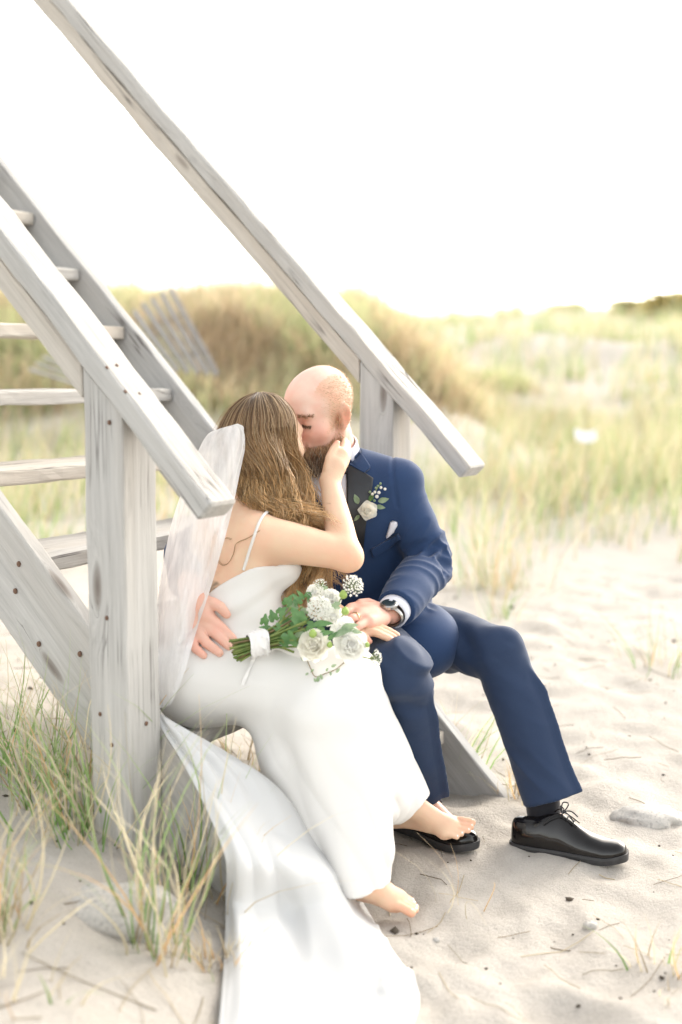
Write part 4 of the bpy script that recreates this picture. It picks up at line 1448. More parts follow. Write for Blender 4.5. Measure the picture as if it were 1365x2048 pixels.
# ---- jacket
F = Field((-.44, 2.66, .33), (.42, 3.48, 1.0), .0040)
spine = lambda t_: g_pel * (1 - t_) + g_neck * t_
midF = unit(V(.35, -.93, 0)); midL = V(-midF[1], midF[0], 0)
F.ell(spine(.16) + V(.01, 0, .0), (midF, midL, ZUP), (.150, .190, .135), 0)
F.ell(spine(.42), (unit(V(.1, -1, 0)), V(1, .1, 0), ZUP), (.135, .178, .16), .05)
F.ell(spine(.72) + tF * .01, (tF, tL, ZUP), (.132, .185, .15), .05)
F.chain([g_shL + V(-.015, 0, .002), g_neck + V(.03, .015, -.028), g_neck + V(-.03, .015, -.028), g_shR], [.056, .052, .052, .056], .045)
F.chain([g_neck + V(.045, .02, .0), g_neck + V(.02, .05, .005)], [.022, .03], .02)
hipfront = P(800, 1268, 3.02)
F.ell(P(822, 1284, 3.05), (unit(V(.8, -.6, -.10)), unit(V(.6, .8, 0)), ZUP), (.125, .125, .105), .05)
F.chain([g_neck + V(.05, .02, -.030), P(806, 958, 3.12)], [.040, .050], .03)
F.cut(g_hc - V(0, 0, .125), unit(V(-.25, -.30, 1)), .01)
# neck opening
F.chain([g_neck + V(0, -.01, .03), g_neck + V(-.008, -.02, .2)], [.066, .085], .012, 'sub')
# sleeves
F.chain([g_shL + V(.004, 0, .0), g_shL * .5 + g_elL * .5, g_elL, g_elL * .45 + g_wrL * .55, g_wrL + unit(g_wrL - g_elL) * -.012],
        [.066, .066, .061, .057, .049], .018, clip=[(g_wrL + unit(g_elL - g_wrL) * .022, g_wrL - g_elL)])
F.chain([g_shR, g_elR, g_wrR], [.064, .055, .046], .02, clip=[(g_wrR + unit(g_elR - g_wrR) * .07, g_wrR - g_elR)])
F.shell(.007, P(805, 1222, 2.90), unit(g_wrL - g_elL)) if False else None
v_, f_ = F.mesh()
v_ = relax(v_, f_, 1, .5)
n_ = vnormals(v_, f_)
def seg_coord(v, a, b):
    ba = b - a; L_ = np.linalg.norm(ba); ba = ba / L_
    t = (v - a) @ ba
    return t / L_, np.linalg.norm(v - a - t[:, None] * ba, axis=1), ba
def jacket_fold(v):
    out = noise3(v * V(9, 9, 16) + 5.1) * .0035 + noise3(v * 26 + 2.2) * .0008
    for a, b, ph in ((g_shL, g_elL, 0.0), (g_elL, g_wrL, 2.0)):
        t, r, ba = seg_coord(v, a, b)
        w = ((t > -.15) & (t < 1.15)) * sstep(.092, .07, r)
        e1 = unit(np.cross(ba, V(.3, 1, .2))); e2 = np.cross(ba, e1)
        sk = unit(ba + .45 * e1)
        c_ = np.stack([v @ sk * 34, v @ e1 * 9, v @ e2 * 9], -1) + ph * 7
        rid = np.abs(noise3(c_)) ** .8
        fine = noise3(c_ * 2.1 + 4)
        nearel = np.exp(-((t - (1.0 if ph == 0 else 0.0)) / .34) ** 2)
        out = out + w * ((.22 - rid) * (.003 + .018 * nearel) + fine * .0012 * nearel)
    return out
v_ = wrinkle(v_, n_, jacket_fold)
# shoulder seam and the notch where the sleeve is set in
sd = (v_ - (g_shL + V(.010, 0, .0))) @ unit(V(.86, -.1, .12))
ms = np.exp(-(sd / .0045) ** 2) * (v_[:, 2] > .80) * (v_[:, 0] > .1)
v_ -= n_ * (ms * .0035)[:, None]
v_ = relax(v_, f_, 1, .3)
jacket = mesh_obj('jacket', v_, f_, SUIT, groom, smooth=True)
j_bvh = bvh_of(v_, f_)
t_bvh = bvh_obj(trousers)
# ---- shirt front, collar, bow tie, lapels, pocket
patch('shirt_front', j_bvh, [(622, 930), (694, 915), (695, 1000), (668, 1048), (645, 1010), (626, 975)], SHIRT, groom, .001, .002)
patch('lapel', j_bvh, [(693, 930), (702, 932), (747, 958), (741, 1000), (731, 1050), (725, 1112), (702, 1118), (694, 1040)], SATIN, groom, .003, .004)
patch('jacket_collar', j_bvh, [(693, 884), (706, 884), (742, 938), (728, 948), (694, 930)], SUIT, groom, .004, .005)
patch('pocket_welt', j_bvh, [(741, 1099), (797, 1066), (803, 1078), (746, 1113)], SUIT, groom, .003, .004, 3)
patch('pocket_square', j_bvh, [(772, 1074), (781, 1044), (786, 1041), (795, 1043), (796, 1051), (789, 1062)], SHIRT, groom, .003, .004, 3, .003)
F = Field(g_neck - V(.13, .13, .08), g_neck + V(.13, .13, .12), .003)
nd = unit(hL(-.028, 0, -.05) - g_neck)
F.chain([g_neck - nd * .01, g_neck + nd * .050], [.071, .068], 0, clip=[(g_neck + nd * .046, nd + V(.0, .18, .0)), (g_neck - nd * .03, -nd)])
F.chain([g_neck - nd * .05, g_neck + nd * .10], [.0645, .0625], 0, 'sub')
v_, f_ = F.mesh()
mesh_obj('shirt_collar', v_, f_, SHIRT, groom, smooth=True)
bt = g_neck + unit(V(-.3, -1, 0)) * .078 + V(0, 0, -.014)
F = Field(bt - V(.08, .05, .05), bt + V(.08, .05, .05), .0025)
bl = unit(V(1, -.22, 0)); bfw = unit(V(-.22, -1, 0))
F.ball(bt, .011, 0)
for s_ in (1, -1):
    F.box(bt + bl * s_ * .034, (unit(bl), ZUP, bfw), (.024, .0175, .007), .005, .01)
    F.chain([bt, bt + bl * s_ * .04], [.006, .012], .006)
v_, f_ = F.mesh()
mesh_obj('bow_tie', v_, f_, SATIN, groom, smooth=True)
# cuffs, watch, ring
wd = unit(g_wrL - g_elL)
cuff_c = g_wrL - wd * .018
def sleeve_ring(name, c, d, r, length, th, mat, parent, el=1.0, el_ax=None, n=28):
    x = unit(np.cross(d, ZUP)); y = np.cross(x, d)
    vv, ff = [], []
    for rr, l0 in ((r, 0), (r, length), (r - th, length), (r - th, 0)):
        for k in range(n):
            t = 2 * math.pi * k / n
            vv.append(c + d * l0 + (x * math.cos(t) + y * math.sin(t) * el) * rr)
    for a in range(4):
        for k in range(n):
            ff.append((a * n + k, a * n + (k + 1) % n, ((a + 1) % 4) * n + (k + 1) % n, ((a + 1) % 4) * n + k))
    return mesh_obj(name, vv, ff, mat, parent, smooth=True)
sleeve_ring('shirt_cuff', g_wrL - wd * .035, wd, .040, .042, .004, SHIRT, groom, .92)
STEEL = plain('watch_steel', (.45, .44, .42), .28, .2, 300, Metallic=1.0)
DIAL = plain('watch_dial', (.02, .03, .035), .15, .3, 100)
GOLD = plain('gold_ring', (.75, .55, .32), .25, .1, 50, Metallic=1.0)
wc = g_wrL + wd * .014
watch = empty('watch', wc); set_parent(watch, groom)
sleeve_ring('bracelet', wc - wd * .009, wd, .0345, .018, .004, STEEL, watch, .80)
wn_ = unit(V(-.15, -.55, 1) - wd * np.dot(V(-.15, -.55, 1), wd))
def disc(name, c, nrm, r, h, mat, parent, n=24, rim=.0):
    x = unit(np.cross(nrm, wd)); y = np.cross(nrm, x)
    vv = [c + nrm * h]
    for rr, hh in ((r * .86, h), (r, h * .7), (r, 0)):
        for k in range(n):
            t = 2 * math.pi * k / n
            vv.append(c + (x * math.cos(t) + y * math.sin(t)) * rr + nrm * hh)
    ff = [(0, 1 + k, 1 + (k + 1) % n) for k in range(n)]
    for a in range(2):
        for k in range(n):
            ff.append((1 + a * n + k, 1 + (a + 1) * n + k, 1 + (a + 1) * n + (k + 1) % n, 1 + a * n + (k + 1) % n))
    return mesh_obj(name, vv, ff, mat, parent, smooth=False)
disc('case', wc + wn_ * .026, wn_, .021, .009, STEEL, watch)
disc('dial', wc + wn_ * .0335, wn_, .017, .003, DIAL, watch)
rp = P(712, 1235, 2.786); rd = unit(P(704, 1237, 2.775) - P(722, 1233, 2.80))
sleeve_ring('ring', rp - rd * .003, rd, .0124, .006, .002, GOLD, groom)
# socks
v_, f_ = tubes([crom([g_ankL + V(-.01, .01, .10), g_ankL + V(0, 0, .03), g_ankL + V(.01, -.005, -.03)], 10)], [np.linspace(.043, .041, 10)], 20)
mesh_obj('sock', v_, f_, SOCK, groom, smooth=True)
v_, f_ = tubes([crom([g_ankR + V(-.0, .0, .10), g_ankR, g_ankR + V(.01, -.01, -.05)], 10)], [np.linspace(.042, .040, 10)], 20)
mesh_obj('sock', v_, f_, SOCK, groom, smooth=True)

# ---- patent leather shoes
def make_shoe(heel, toe, side_sign):
    """heel, toe on the ground; lofted last with sole, heel block, tongue and bow-tied laces"""
    heel = np.asarray(heel, float); toe = np.asarray(toe, float)
    fwd = unit(toe - heel); left = np.cross(ZUP, fwd); L_ = np.linalg.norm(toe - heel)
    root = empty('shoe', heel); set_parent(root, groom)
    st = np.array([0, .015, .05, .12, .22, .33, .42, .50, .60, .70, .80, .88, .94, .98, 1.0])
    hw = np.array([.010, .021, .029, .034, .0355, .034, .034, .036, .040, .0425, .0415, .037, .029, .018, .004]) * L_ / .29
    hh = np.array([.060, .070, .076, .078, .080, .092, .098, .088, .070, .057, .051, .047, .042, .033, .018])
    cen = side_sign * np.array([0, 0, 0, 0, 0, 0, .001, .002, .003, .004, .004, .003, .002, .001, 0])
    zs = np.linspace(0, 1, len(st)) * 0 + .018
    si = .5 - .5 * np.cos(np.linspace(0, math.pi, 72))
    hwi, hhi, ci = (np.interp(si, st, a) for a in (hw, hh, cen))
    tip_ = si > .85; hwi = np.where(tip_, np.interp(.85, st, hw) * np.sqrt(np.clip(1 - ((si - .85) / .15) ** 2, 0, 1)), hwi)
    for _ in range(1):
        hwi[1:-1] = (hwi[:-2] + 2 * hwi[1:-1] + hwi[2:]) / 4; hhi[1:-1] = (hhi[:-2] + 2 * hhi[1:-1] + hhi[2:]) / 4
    n = 24
    vv = []
    for s_, w_, h_, c_ in zip(si, hwi, hhi, ci):
        roll = .010 * sstep(.8, 1.0, s_)
        for k in range(n):
            t = math.pi * k / (n - 1)
            x_ = -math.cos(t); y_ = math.sin(t)
            xx = np.sign(x_) * abs(x_) ** .75
            top = y_ ** .8
            narrow = 1 - (.42 * sstep(.25, .4, s_) * sstep(.75, .5, s_) + .10) * top ** 2
            vv.append(heel + fwd * (s_ * L_) + left * (c_ + w_ * xx * narrow) + ZUP * (.016 + roll + (h_ - .016) * top))
    m = len(si)
    ff = [(i * n + k, i * n + k + 1, (i + 1) * n + k + 1, (i + 1) * n + k) for i in range(m - 1) for k in range(n - 1)]
    ff.append(tuple(range(n))); ff.append(tuple(range((m - 1) * n, m * n))[::-1])
    mesh_obj('upper', vv, ff, PATENT, root, smooth=True)
    # sole
    vo, fo = [], []
    for lvl, (z_, g_) in enumerate(((0.0, .0015), (.012, .0045), (.018, .0035))):
        for s_, w_, c_ in zip(si, hwi, ci):
            roll = .010 * sstep(.8, 1.0, s_)
            heelz = .0
            vo.append(heel + fwd * (s_ * (L_ + .006) - .003) + left * (c_ + w_ + g_) + ZUP * (z_ + roll))
            vo.append(heel + fwd * (s_ * (L_ + .006) - .003) + left * (c_ - w_ - g_) + ZUP * (z_ + roll))
    k2 = 2 * m
    for lvl in range(2):
        for i in range(m - 1):
            for s_ in (0, 1):
                a = lvl * k2 + 2 * i + s_
                fo.append((a, a + 2, a + 2 + k2, a + k2))
        for i in (0, m - 1):
            a = lvl * k2 + 2 * i
            fo.append((a, a + 1, a + 1 + k2, a + k2))
    for i in range(m - 1):
        a = 2 * k2 + 2 * i
        fo.append((a, a + 1, a + 3, a + 2)); a = 2 * i; fo.append((a, a + 2, a + 3, a + 1))
    mesh_obj('sole', vo, fo, RUBBER, root, smooth=False)
    # facing with laces: three bars and a bow
    lift = lambda s_, side=0.0: heel + fwd * (s_ * L_) + left * (float(np.interp(s_, si, ci)) + side) + ZUP * (float(np.interp(s_, si, hhi)) + .002)
    bars = []
    for s_ in (.44, .49, .54):
        bars.append(crom([lift(s_, -.014) - ZUP * .004, lift(s_) + ZUP * .001, lift(s_, .014) - ZUP * .004], 8))
    b0 = lift(.43) + ZUP * .004
    for sg in (1, -1):
        bars.append(crom([b0, b0 + left * sg * .012 + ZUP * .018, b0 + left * sg * .022 + ZUP * .014 + fwd * .012, b0 + left * sg * .014 + fwd * .006, b0], 14))
        bars.append(crom([b0, b0 + left * sg * .012 + fwd * .02, b0 + left * sg * .02 + fwd * .035 - ZUP * .014], 8))
    v_, f_ = tubes(bars, [.0016] * len(bars), 6)
    mesh_obj('laces', v_, f_, SOCK, root, smooth=True)
    rimv, rimf = tubes([crom([lift(.30, .030) - ZUP * .016, lift(.40, .020) + ZUP * .002, lift(.5, .013), lift(.58, .012)], 16),
                        crom([lift(.30, -.030) - ZUP * .016, lift(.40, -.020) + ZUP * .002, lift(.5, -.013), lift(.58, -.012)], 16)], [.0014, .0014], 6)
    mesh_obj('seam', rimv, rimf, PATENT, root, smooth=True)
    return root
hl_ = PZ(1030, 1692, 0); tl_ = PZ(1254, 1728, 0)
dl_ = unit(tl_ - hl_)
make_shoe(tl_ - dl_ * .275, tl_, 1)
tr_ = PZ(951, 1706, 0); dr_ = unit(V(.70, -.71, 0))
make_shoe(tr_ - dr_ * .275, tr_, -1)
# ================================================================== flowers
PETAL = cloth_material('white_petal', (.93, .93, .90), .6, 300, .2, .03, .08)
PETAL_C = cloth_material('cream_petal', (.93, .90, .80), .6, 300, .2, .04, .08)
FLORET = plain('white_floret', (.92, .92, .88), .7, .06, 200)
BUD = plain('green_bud', (.30, .42, .10), .5, .25, 120)
for m_ in (PETAL, PETAL_C, FLORET):
    t_ = m_.node_tree
    pb, po = t_.nodes['Principled BSDF'], t_.nodes['Material Output']
    tr_n = t_.nodes.new('ShaderNodeBsdfTranslucent'); tr_n.inputs[0].default_value = (.96, .95, .90, 1)
    mx_n = t_.nodes.new('ShaderNodeMixShader'); mx_n.inputs[0].default_value = .55
    t_.links.new(pb.outputs[0], mx_n.inputs[1]); t_.links.new(tr_n.outputs[0], mx_n.inputs[2]); t_.links.new(mx_n.outputs[0], po.inputs[0])
def leaf_material(name, a, b):
    s = Nodes(name)
    c = s.coord((1, 1, 1))
    s.set(Base_Color=s.ramp(s.noise(c, 55, 4, .6), [(.3, a), (.7, b)]), Roughness=.42)
    s.bump(s.noise(c, 160, 3, .6), .2, .003)
    tr = s.n('ShaderNodeBsdfTranslucent'); tr.inputs[0].default_value = (*b, 1)
    mx = s.n('ShaderNodeMixShader'); mx.inputs[0].default_value = .25
    s.l(s.b.outputs[0], mx.inputs[1]); s.l(tr.outputs[0], mx.inputs[2]); s.l(mx.outputs[0], s.out.inputs[0])
    return s.m
IVY = leaf_material('ivy_leaf', (.06, .16, .05), (.16, .31, .11))
SAGE = leaf_material('sage_leaf', (.17, .27, .14), (.36, .45, .29))
STEM = leaf_material('cut_stem', (.10, .20, .04), (.30, .34, .10))
STEM_D = leaf_material('brown_stem', (.16, .11, .05), (.30, .22, .10))
CAMDIR = -CF
def axes_for(n, roll=0.0):
    n = unit(n); x = unit(np.cross(ZUP, n)); y = np.cross(n, x)
    return x * math.cos(roll) + y * math.sin(roll), -x * math.sin(roll) + y * math.cos(roll), n
def petal_mesh(w, h, cup, curl, ruff, seed, nu=9, nv=8):
    rg = np.random.default_rng(seed)
    ph = rg.uniform(0, 6, 3)
    vv = []
    for j in range(nv):
        t = j / (nv - 1)
        wd_ = w * (math.sin(math.pi * min(1, .12 + .72 * t)) ** .7) * (1 - .25 * t ** 6)
        for i in range(nu):
            s_ = 2 * i / (nu - 1) - 1
            x = wd_ * s_
            y = h * t * (1 - .10 * s_ * s_ * t)
            z = cup * (s_ * s_ * .8 + .25) * math.sin(t * 2.4) - curl * t ** 3 + ruff * t * t * math.sin(5 * s_ + ph[0]) * .5
            vv.append((x, y, z))
    ff = [(j * nu + i, j * nu + i + 1, (j + 1) * nu + i + 1, (j + 1) * nu + i) for j in range(nv - 1) for i in range(nu - 1)]
    return vv, ff
def rose(name, c, n, R_, mat, parent, seed=0, rings=((3, .3, 80), (5, .5, 68), (6, .7, 54), (7, .88, 40), (8, 1.0, 22)), ruff=.08):
    """a double bloom: cupped petals in whorls round a tight heart, facing n"""
    rg = np.random.default_rng(seed)
    ax, ay, az = axes_for(n, rg.uniform(0, 6))
    # heart
    th = np.linspace(0, 5 * math.pi, 70)
    F_ = Field((-R_ * .5,) * 3, (R_ * .5,) * 3, R_ / 22)
    F_.ell(V(0, 0, R_ * .05), (V(1, 0, 0), V(0, 1, 0), V(0, 0, 1)), (R_ * .30, R_ * .30, R_ * .26), 0)
    v_, f_ = F_.mesh()
    ang = np.arctan2(v_[:, 1], v_[:, 0]); rr = np.hypot(v_[:, 0], v_[:, 1]) / R_
    v_[:, 2] += R_ * .05 * np.sin(ang + rr * 60)
    core = mesh_obj(name, v_, f_, mat, parent, smooth=True, matrix=frame_matrix(c, ax, ay, az))
    k = 0
    for cnt, rad, tilt in rings:
        for i in range(cnt):
            a = 2 * math.pi * (i / cnt) + rad * 4 + rg.normal(0, .10)
            vv, ff = petal_mesh(R_ * (.50 + .15 * rad), R_ * (.62 + .25 * rad), R_ * .28, R_ * .12 * rad, R_ * ruff, seed * 50 + k)
            k += 1
            vv = np.array(vv)
            tl = math.radians(tilt + rg.normal(0, 5))
            y = vv[:, 1] * math.cos(tl) - vv[:, 2] * math.sin(tl)
            z = vv[:, 1] * math.sin(tl) + vv[:, 2] * math.cos(tl)
            base = R_ * (.10 + .20 * rad)
            pts = np.stack([vv[:, 0], y + base, z - R_ * .25 * rad], -1)
            ca, sa = math.cos(a), math.sin(a)
            pts = np.stack([pts[:, 0] * ca - pts[:, 1] * sa, pts[:, 0] * sa + pts[:, 1] * ca, pts[:, 2]], -1)
            W_ = c + pts[:, :1] * ax + pts[:, 1:2] * ay + pts[:, 2:] * az
            mesh_obj('petal', W_, ff, mat, core, smooth=True)
    return core
def ivy_outline(n=40):
    th = np.linspace(-math.pi, math.pi, n, endpoint=False)
    r = .62 + .22 * np.cos(th) ** 8 * (np.cos(th) > 0) + .16 * np.exp(-((np.abs(th) - 1.0) / .28) ** 2) + .10 * np.exp(-((np.abs(th) - 2.1) / .3) ** 2) - .42 * np.exp(-((np.abs(th) - math.pi) / .28) ** 2) + .30 * np.exp(-(th / .3) ** 2)
    return np.stack([r * np.sin(th), r * np.cos(th)], -1)
def leaf(kind, c, direction, nrm, size, mat, parent, bend=.25, fold=.18, width=.45):
    d = unit(direction); n = unit(nrm - d * np.dot(nrm, d)); s_ = np.cross(d, n)
    if kind == 'ivy':
        o = ivy_outline()
    else:
        t = np.linspace(0, 1, 12)
        e = width * np.sin(math.pi * t ** .8) ** .9
        o = np.concatenate([np.stack([e, t * 2 - 1], -1), np.stack([-e[-2:0:-1], t[-2:0:-1] * 2 - 1], -1)])
    vv, ff = [], []
    for ring in (0, .5, 1.0):
        for x, y in (o if ring > 0 else [(0, 0)]):
            x_, y_ = x * ring, y * ring
            z_ = fold * abs(x_) - bend * (y_ + .2) ** 2 + .05 * math.sin(7 * x_ + 5 * y_)
            vv.append(c + (s_ * x_ + d * y_ + n * z_) * size)
    m = len(o)
    for k in range(m):
        ff.append((0, 1 + k, 1 + (k + 1) % m))
        ff.append((1 + k, 1 + m + k, 1 + m + (k + 1) % m, 1 + (k + 1) % m))
    return mesh_obj('leaf', vv, ff, mat, parent, smooth=True)
def umbel(c, stem_from, n, R_, parent, seed=0, cnt=70, dome=.55):
    """flat-topped flower head of tiny florets on fine rays"""
    rg = np.random.default_rng(seed)
    ax, ay, az = axes_for(n)
    hub = c - az * R_ * .75
    rays, rad, fl_v, fl_f = [], [], [], []
    if stem_from is not None:
        rays.append(crom([stem_from, stem_from * .5 + hub * .5 + V(0, 0, .004), hub], 12)); rad.append(.0014)
    for k in range(cnt):
        r = math.sqrt((k + .5) / cnt); a = k * 2.39996
        e = c + (ax * math.cos(a) + ay * math.sin(a)) * R_ * r + az * R_ * dome * (1 - r * r) * .5 + rg.normal(0, R_ * .03, 3)
        if k % 2 == 0:
            rays.append(np.stack([hub, hub * .4 + e * .6 - az * R_ * .05, e])); rad.append(.0005)
        s_ = R_ * rg.uniform(.12, .17)
        nn = unit(az + rg.normal(0, .35, 3)); x_, y_, n_ = axes_for(nn, rg.uniform(0, 6))
        b = len(fl_v)
        fl_v.append(e + n_ * s_ * .3)
        for j in range(10):
            t = 2 * math.pi * j / 10
            rr = s_ * (1.0 if j % 2 == 0 else .55)
            fl_v.append(e + (x_ * math.cos(t) + y_ * math.sin(t)) * rr)
        fl_f += [(b, b + 1 + j, b + 1 + (j + 1) % 10) for j in range(10)]
    v_, f_ = tubes(rays, rad, 4)
    um = mesh_obj('umbel', v_, f_, STEM, parent, smooth=True)
    fo = mesh_obj('floret', fl_v, fl_f, FLORET, um, smooth=False)
    tag(fo, kind='stuff'); tag(um, kind='stuff')
    return um
def bud(c, r, parent, stem=None):
    F_ = Field(c - r * 1.6, c + r * 1.6, r / 9)
    F_.ball(c, r, 0); F_.ball(c + ZUP * r * .8, r * .45, r * .5)
    v_, f_ = F_.mesh()
    b_ = mesh_obj('bud', v_, f_, BUD, parent, smooth=True)
    if stem is not None:
        v_, f_ = tubes([crom([stem, stem * .5 + c * .5 + V(0, 0, -.003), c], 10)], [.0014], 5)
        mesh_obj('bud_stem', v_, f_, STEM, b_, smooth=True)

bq = empty('bouquet', P(600, 1290, 2.62))
tag(bq, 'hand tied bouquet of white blooms and ivy with ribbon lying on her lap', 'bouquet')
rgf = np.random.default_rng(4)
tie = P(512, 1288, 2.615)
head_c = P(640, 1245, 2.63)
bdir = unit(head_c - tie)
bx, by, _b = np.cross(bdir, ZUP), np.cross(np.cross(bdir, ZUP), bdir), None
bx, by = unit(bx), unit(by)
for k in range(34):
    a = k * 2.4; r = .021 * math.sqrt((k + .5) / 34)
    o = bx * math.cos(a) * r + by * math.sin(a) * r
    e = tie - bdir * rgf.uniform(.042, .056) + o * 1.22 + V(0, 0, rgf.normal(0, .002))
    h_ = tie + bdir * rgf.uniform(.05, .13) + o * rgf.uniform(1.2, 2.6) * 1.3
    pth = crom([e, tie - bdir * .02 + o, tie + o * .85, tie + bdir * .04 + o * 1.1, h_], 14)
    v_, f_ = tubes([pth], [rgf.uniform(.0017, .0028)], 6)
    # the cut end
    f_ = [tuple(int(i) for i in q_) for q_ in f_] + [tuple(range(5, -1, -1))]
    mesh_obj('stem', v_, f_, STEM_D if k % 6 == 0 else STEM, bq, smooth=True)
RIB = cloth_material('ribbon', (.82, .80, .78), .6, 1200, .3, .03)
# ribbon wrap: a bulging knot and two tails
vv = []
nr, ns = 26, 14
for j in range(ns):
    t = j / (ns - 1)
    for i in range(nr):
        a = 2 * math.pi * i / nr
        r = .0250 + .0022 * math.sin(9 * t * 3 + 2 * a) + .003 * math.sin(math.pi * t)
        vv.append(tie + bdir * (-.012 + .042 * t + .004 * math.sin(a * 2)) + (bx * math.cos(a) + by * math.sin(a)) * r)
ff = [(j * nr + i, j * nr + (i + 1) % nr, (j + 1) * nr + (i + 1) % nr, (j + 1) * nr + i) for j in range(ns - 1) for i in range(nr)]
mesh_obj('ribbon', vv, ff, RIB, bq, smooth=True)
def ribbon_tail(pts, w, wdir):
    c = crom(pts, 24)
    vv = []
    for i, p_ in enumerate(c):
        tw = wdir * w * (.5 + .06 * math.sin(i * .8))
        vv += [p_ - tw, p_, p_ + tw]
        vv[-2] = vv[-2] + V(0, -.004 * math.sin(i * .5), .003)
    ff = [(3 * i + k, 3 * i + k + 1, 3 * i + k + 4, 3 * i + k + 3) for i in range(23) for k in (0, 1)]
    o_ = mesh_obj('ribbon_tail', vv, ff, RIB, bq, smooth=True)
    return o_
def ondress(x_, y_, off=.006):
    p_, nn = hit(d_bvh, x_, y_)
    return p_ + nn * off if p_ is not None else P(x_, y_, 2.6)
ribbon_tail([tie + bdir * .01 - by * .01 + V(0, -.025, 0), ondress(545, 1300, .014), ondress(585, 1312, .010), ondress(625, 1318, .008)], .026, unit(by + V(0, -.5, 0)))
ribbon_tail([tie - V(0, .022, .018), ondress(508, 1322), ondress(497, 1345), ondress(486, 1372)], .010, unit(bdir))
ribbon_tail([tie + V(0, -.024, .012), tie + bdir * .024 + V(0, -.032, .0), tie + bdir * .03 + V(0, -.026, -.022)], .022, unit(bdir * .4 + by))
NC = unit(V(.05, -.9, .42))
rose('ranunculus', P(702, 1290, 2.585), unit(V(.12, -.93, .36)), .036, PETAL, bq, 3)
rose('garden_rose', P(629, 1291, 2.58), unit(V(-.15, -.85, .5)), .034, PETAL_C, bq, 5)
rose('carnation', P(662, 1197, 2.665), unit(V(.1, -.85, .5)), .021, PETAL, bq, 7, ((5, .35, 66), (7, .6, 46), (8, .85, 24), (9, 1.0, 6)), .35)
rose('carnation', P(668, 1232, 2.63), unit(V(.15, -.8, .5)), .022, PETAL, bq, 8, ((4, .4, 62), (6, .7, 38), (7, 1.0, 12)), .3)
rose('carnation', P(630, 1184, 2.67), unit(V(-.2, -.85, .5)), .018, PETAL, bq, 9, ((4, .4, 62), (5, .7, 38), (6, 1.0, 12)), .3)
rose('stock_bloom', P(692, 1250, 2.60), unit(V(.2, -.8, .5)), .019, PETAL, bq, 10, ((4, .5, 50), (5, 1.0, 16)), .25)
rose('stock_bloom', P(676, 1257, 2.60), unit(V(-.1, -.8, .6)), .015, PETAL, bq, 12, ((4, .5, 50), (5, 1.0, 16)), .25)
heart_ = tie + bdir * .10
umbel(P(640, 1217, 2.625), heart_, unit(V(0, -.9, .42)), .028, bq, 1, 110)
umbel(P(706, 1171, 2.66), P(672, 1216, 2.645), unit(V(.35, -.75, .55)), .025, bq, 2, 64, 1.3)
umbel(P(752, 1317, 2.575), P(705, 1318, 2.575), unit(V(.9, -.4, .1)), .019, bq, 3, 46, 1.2)
umbel(P(640, 1168, 2.67), P(640, 1200, 2.66), unit(V(-.1, -.5, .9)), .016, bq, 4, 36, 1.0)
bud(P(687, 1190, 2.655), .0088, bq, P(664, 1222, 2.64))
bud(P(691, 1223, 2.625), .0085, bq, P(676, 1240, 2.62))
bud(P(735, 1290, 2.58), .0052, bq, P(716, 1275, 2.59))
bud(P(626, 1268, 2.575), .0085, bq, P(610, 1262, 2.60))
bud(P(660, 1290, 2.57), .0062, bq, P(640, 1275, 2.60))
for (x_, y_, Y_, sz, rl, ind) in ((599, 1238, 2.595, .024, -.5, 0), (578, 1274, 2.585, .025, 2.6, 0), (529, 1244, 2.625, .015, .3, 0), (548, 1236, 2.625, .016, -.4, 0), (563, 1249, 2.61, .019, 2.4, 0),
                             (575, 1206, 2.65, .017, .5, 0), (596, 1204, 2.645, .017, -.3, 0), (612, 1262, 2.60, .015, 2.9, 0), (675, 1211, 2.63, .013, -1.4, 1), (561, 1225, 2.625, .015, .8, 0),
                             (585, 1255, 2.61, .016, 2.2, 0), (620, 1250, 2.61, .014, 1.6, 0), (604, 1285, 2.60, .016, 2.6, 0), (546, 1258, 2.625, .014, 2.8, 1), (588, 1219, 2.64, .015, .1, 1),
                             (610, 1225, 2.63, .014, -.6, 1), (567, 1284, 2.60, .014, 2.2, 0), (650, 1180, 2.68, .013, -.3, 1), (616, 1192, 2.665, .013, .6, 0), (590, 1240, 2.63, .018, .9, 0), (640, 1262, 2.61, .016, 1.9, 0)):
    d_ = V(math.sin(rl), -.15, math.cos(rl))
    leaf('ivy', P(x_, y_, Y_), d_, unit(V(rgf.normal(0, .25), -.9, .45 + rgf.normal(0, .2))), sz, SAGE if ind else IVY, bq, .3, .15)
for (x_, y_, Y_, sz, dx, dz, mt) in ((646, 1247, 2.59, .022, 1, .1, IVY), (652, 1266, 2.58, .018, 1, .25, IVY), (540, 1268, 2.615, .022, -1, .1, IVY), (553, 1275, 2.61, .020, 1, -.3, IVY), (600, 1268, 2.60, .018, .8, .5, SAGE),
                                  (700, 1252, 2.585, .020, 1, .25, SAGE), (690, 1262, 2.58, .018, 1, .12, SAGE), (710, 1262, 2.585, .018, 1, -.2, SAGE), (665, 1272, 2.575, .015, .6, .6, IVY), (679, 1268, 2.575, .018, 1, .3, SAGE),
                                  (560, 1262, 2.605, .018, -.8, .5, IVY), (620, 1210, 2.65, .014, -.4, .9, SAGE), (602, 1190, 2.66, .014, -.6, .8, IVY), (572, 1240, 2.62, .018, -.9, .4, IVY), (534, 1256, 2.625, .018, -1, .2, IVY)):
    leaf('lance', P(x_, y_, Y_), V(dx, -.1, dz), V(0, -.85, .5), sz, mt, bq, .15, .2, .34)
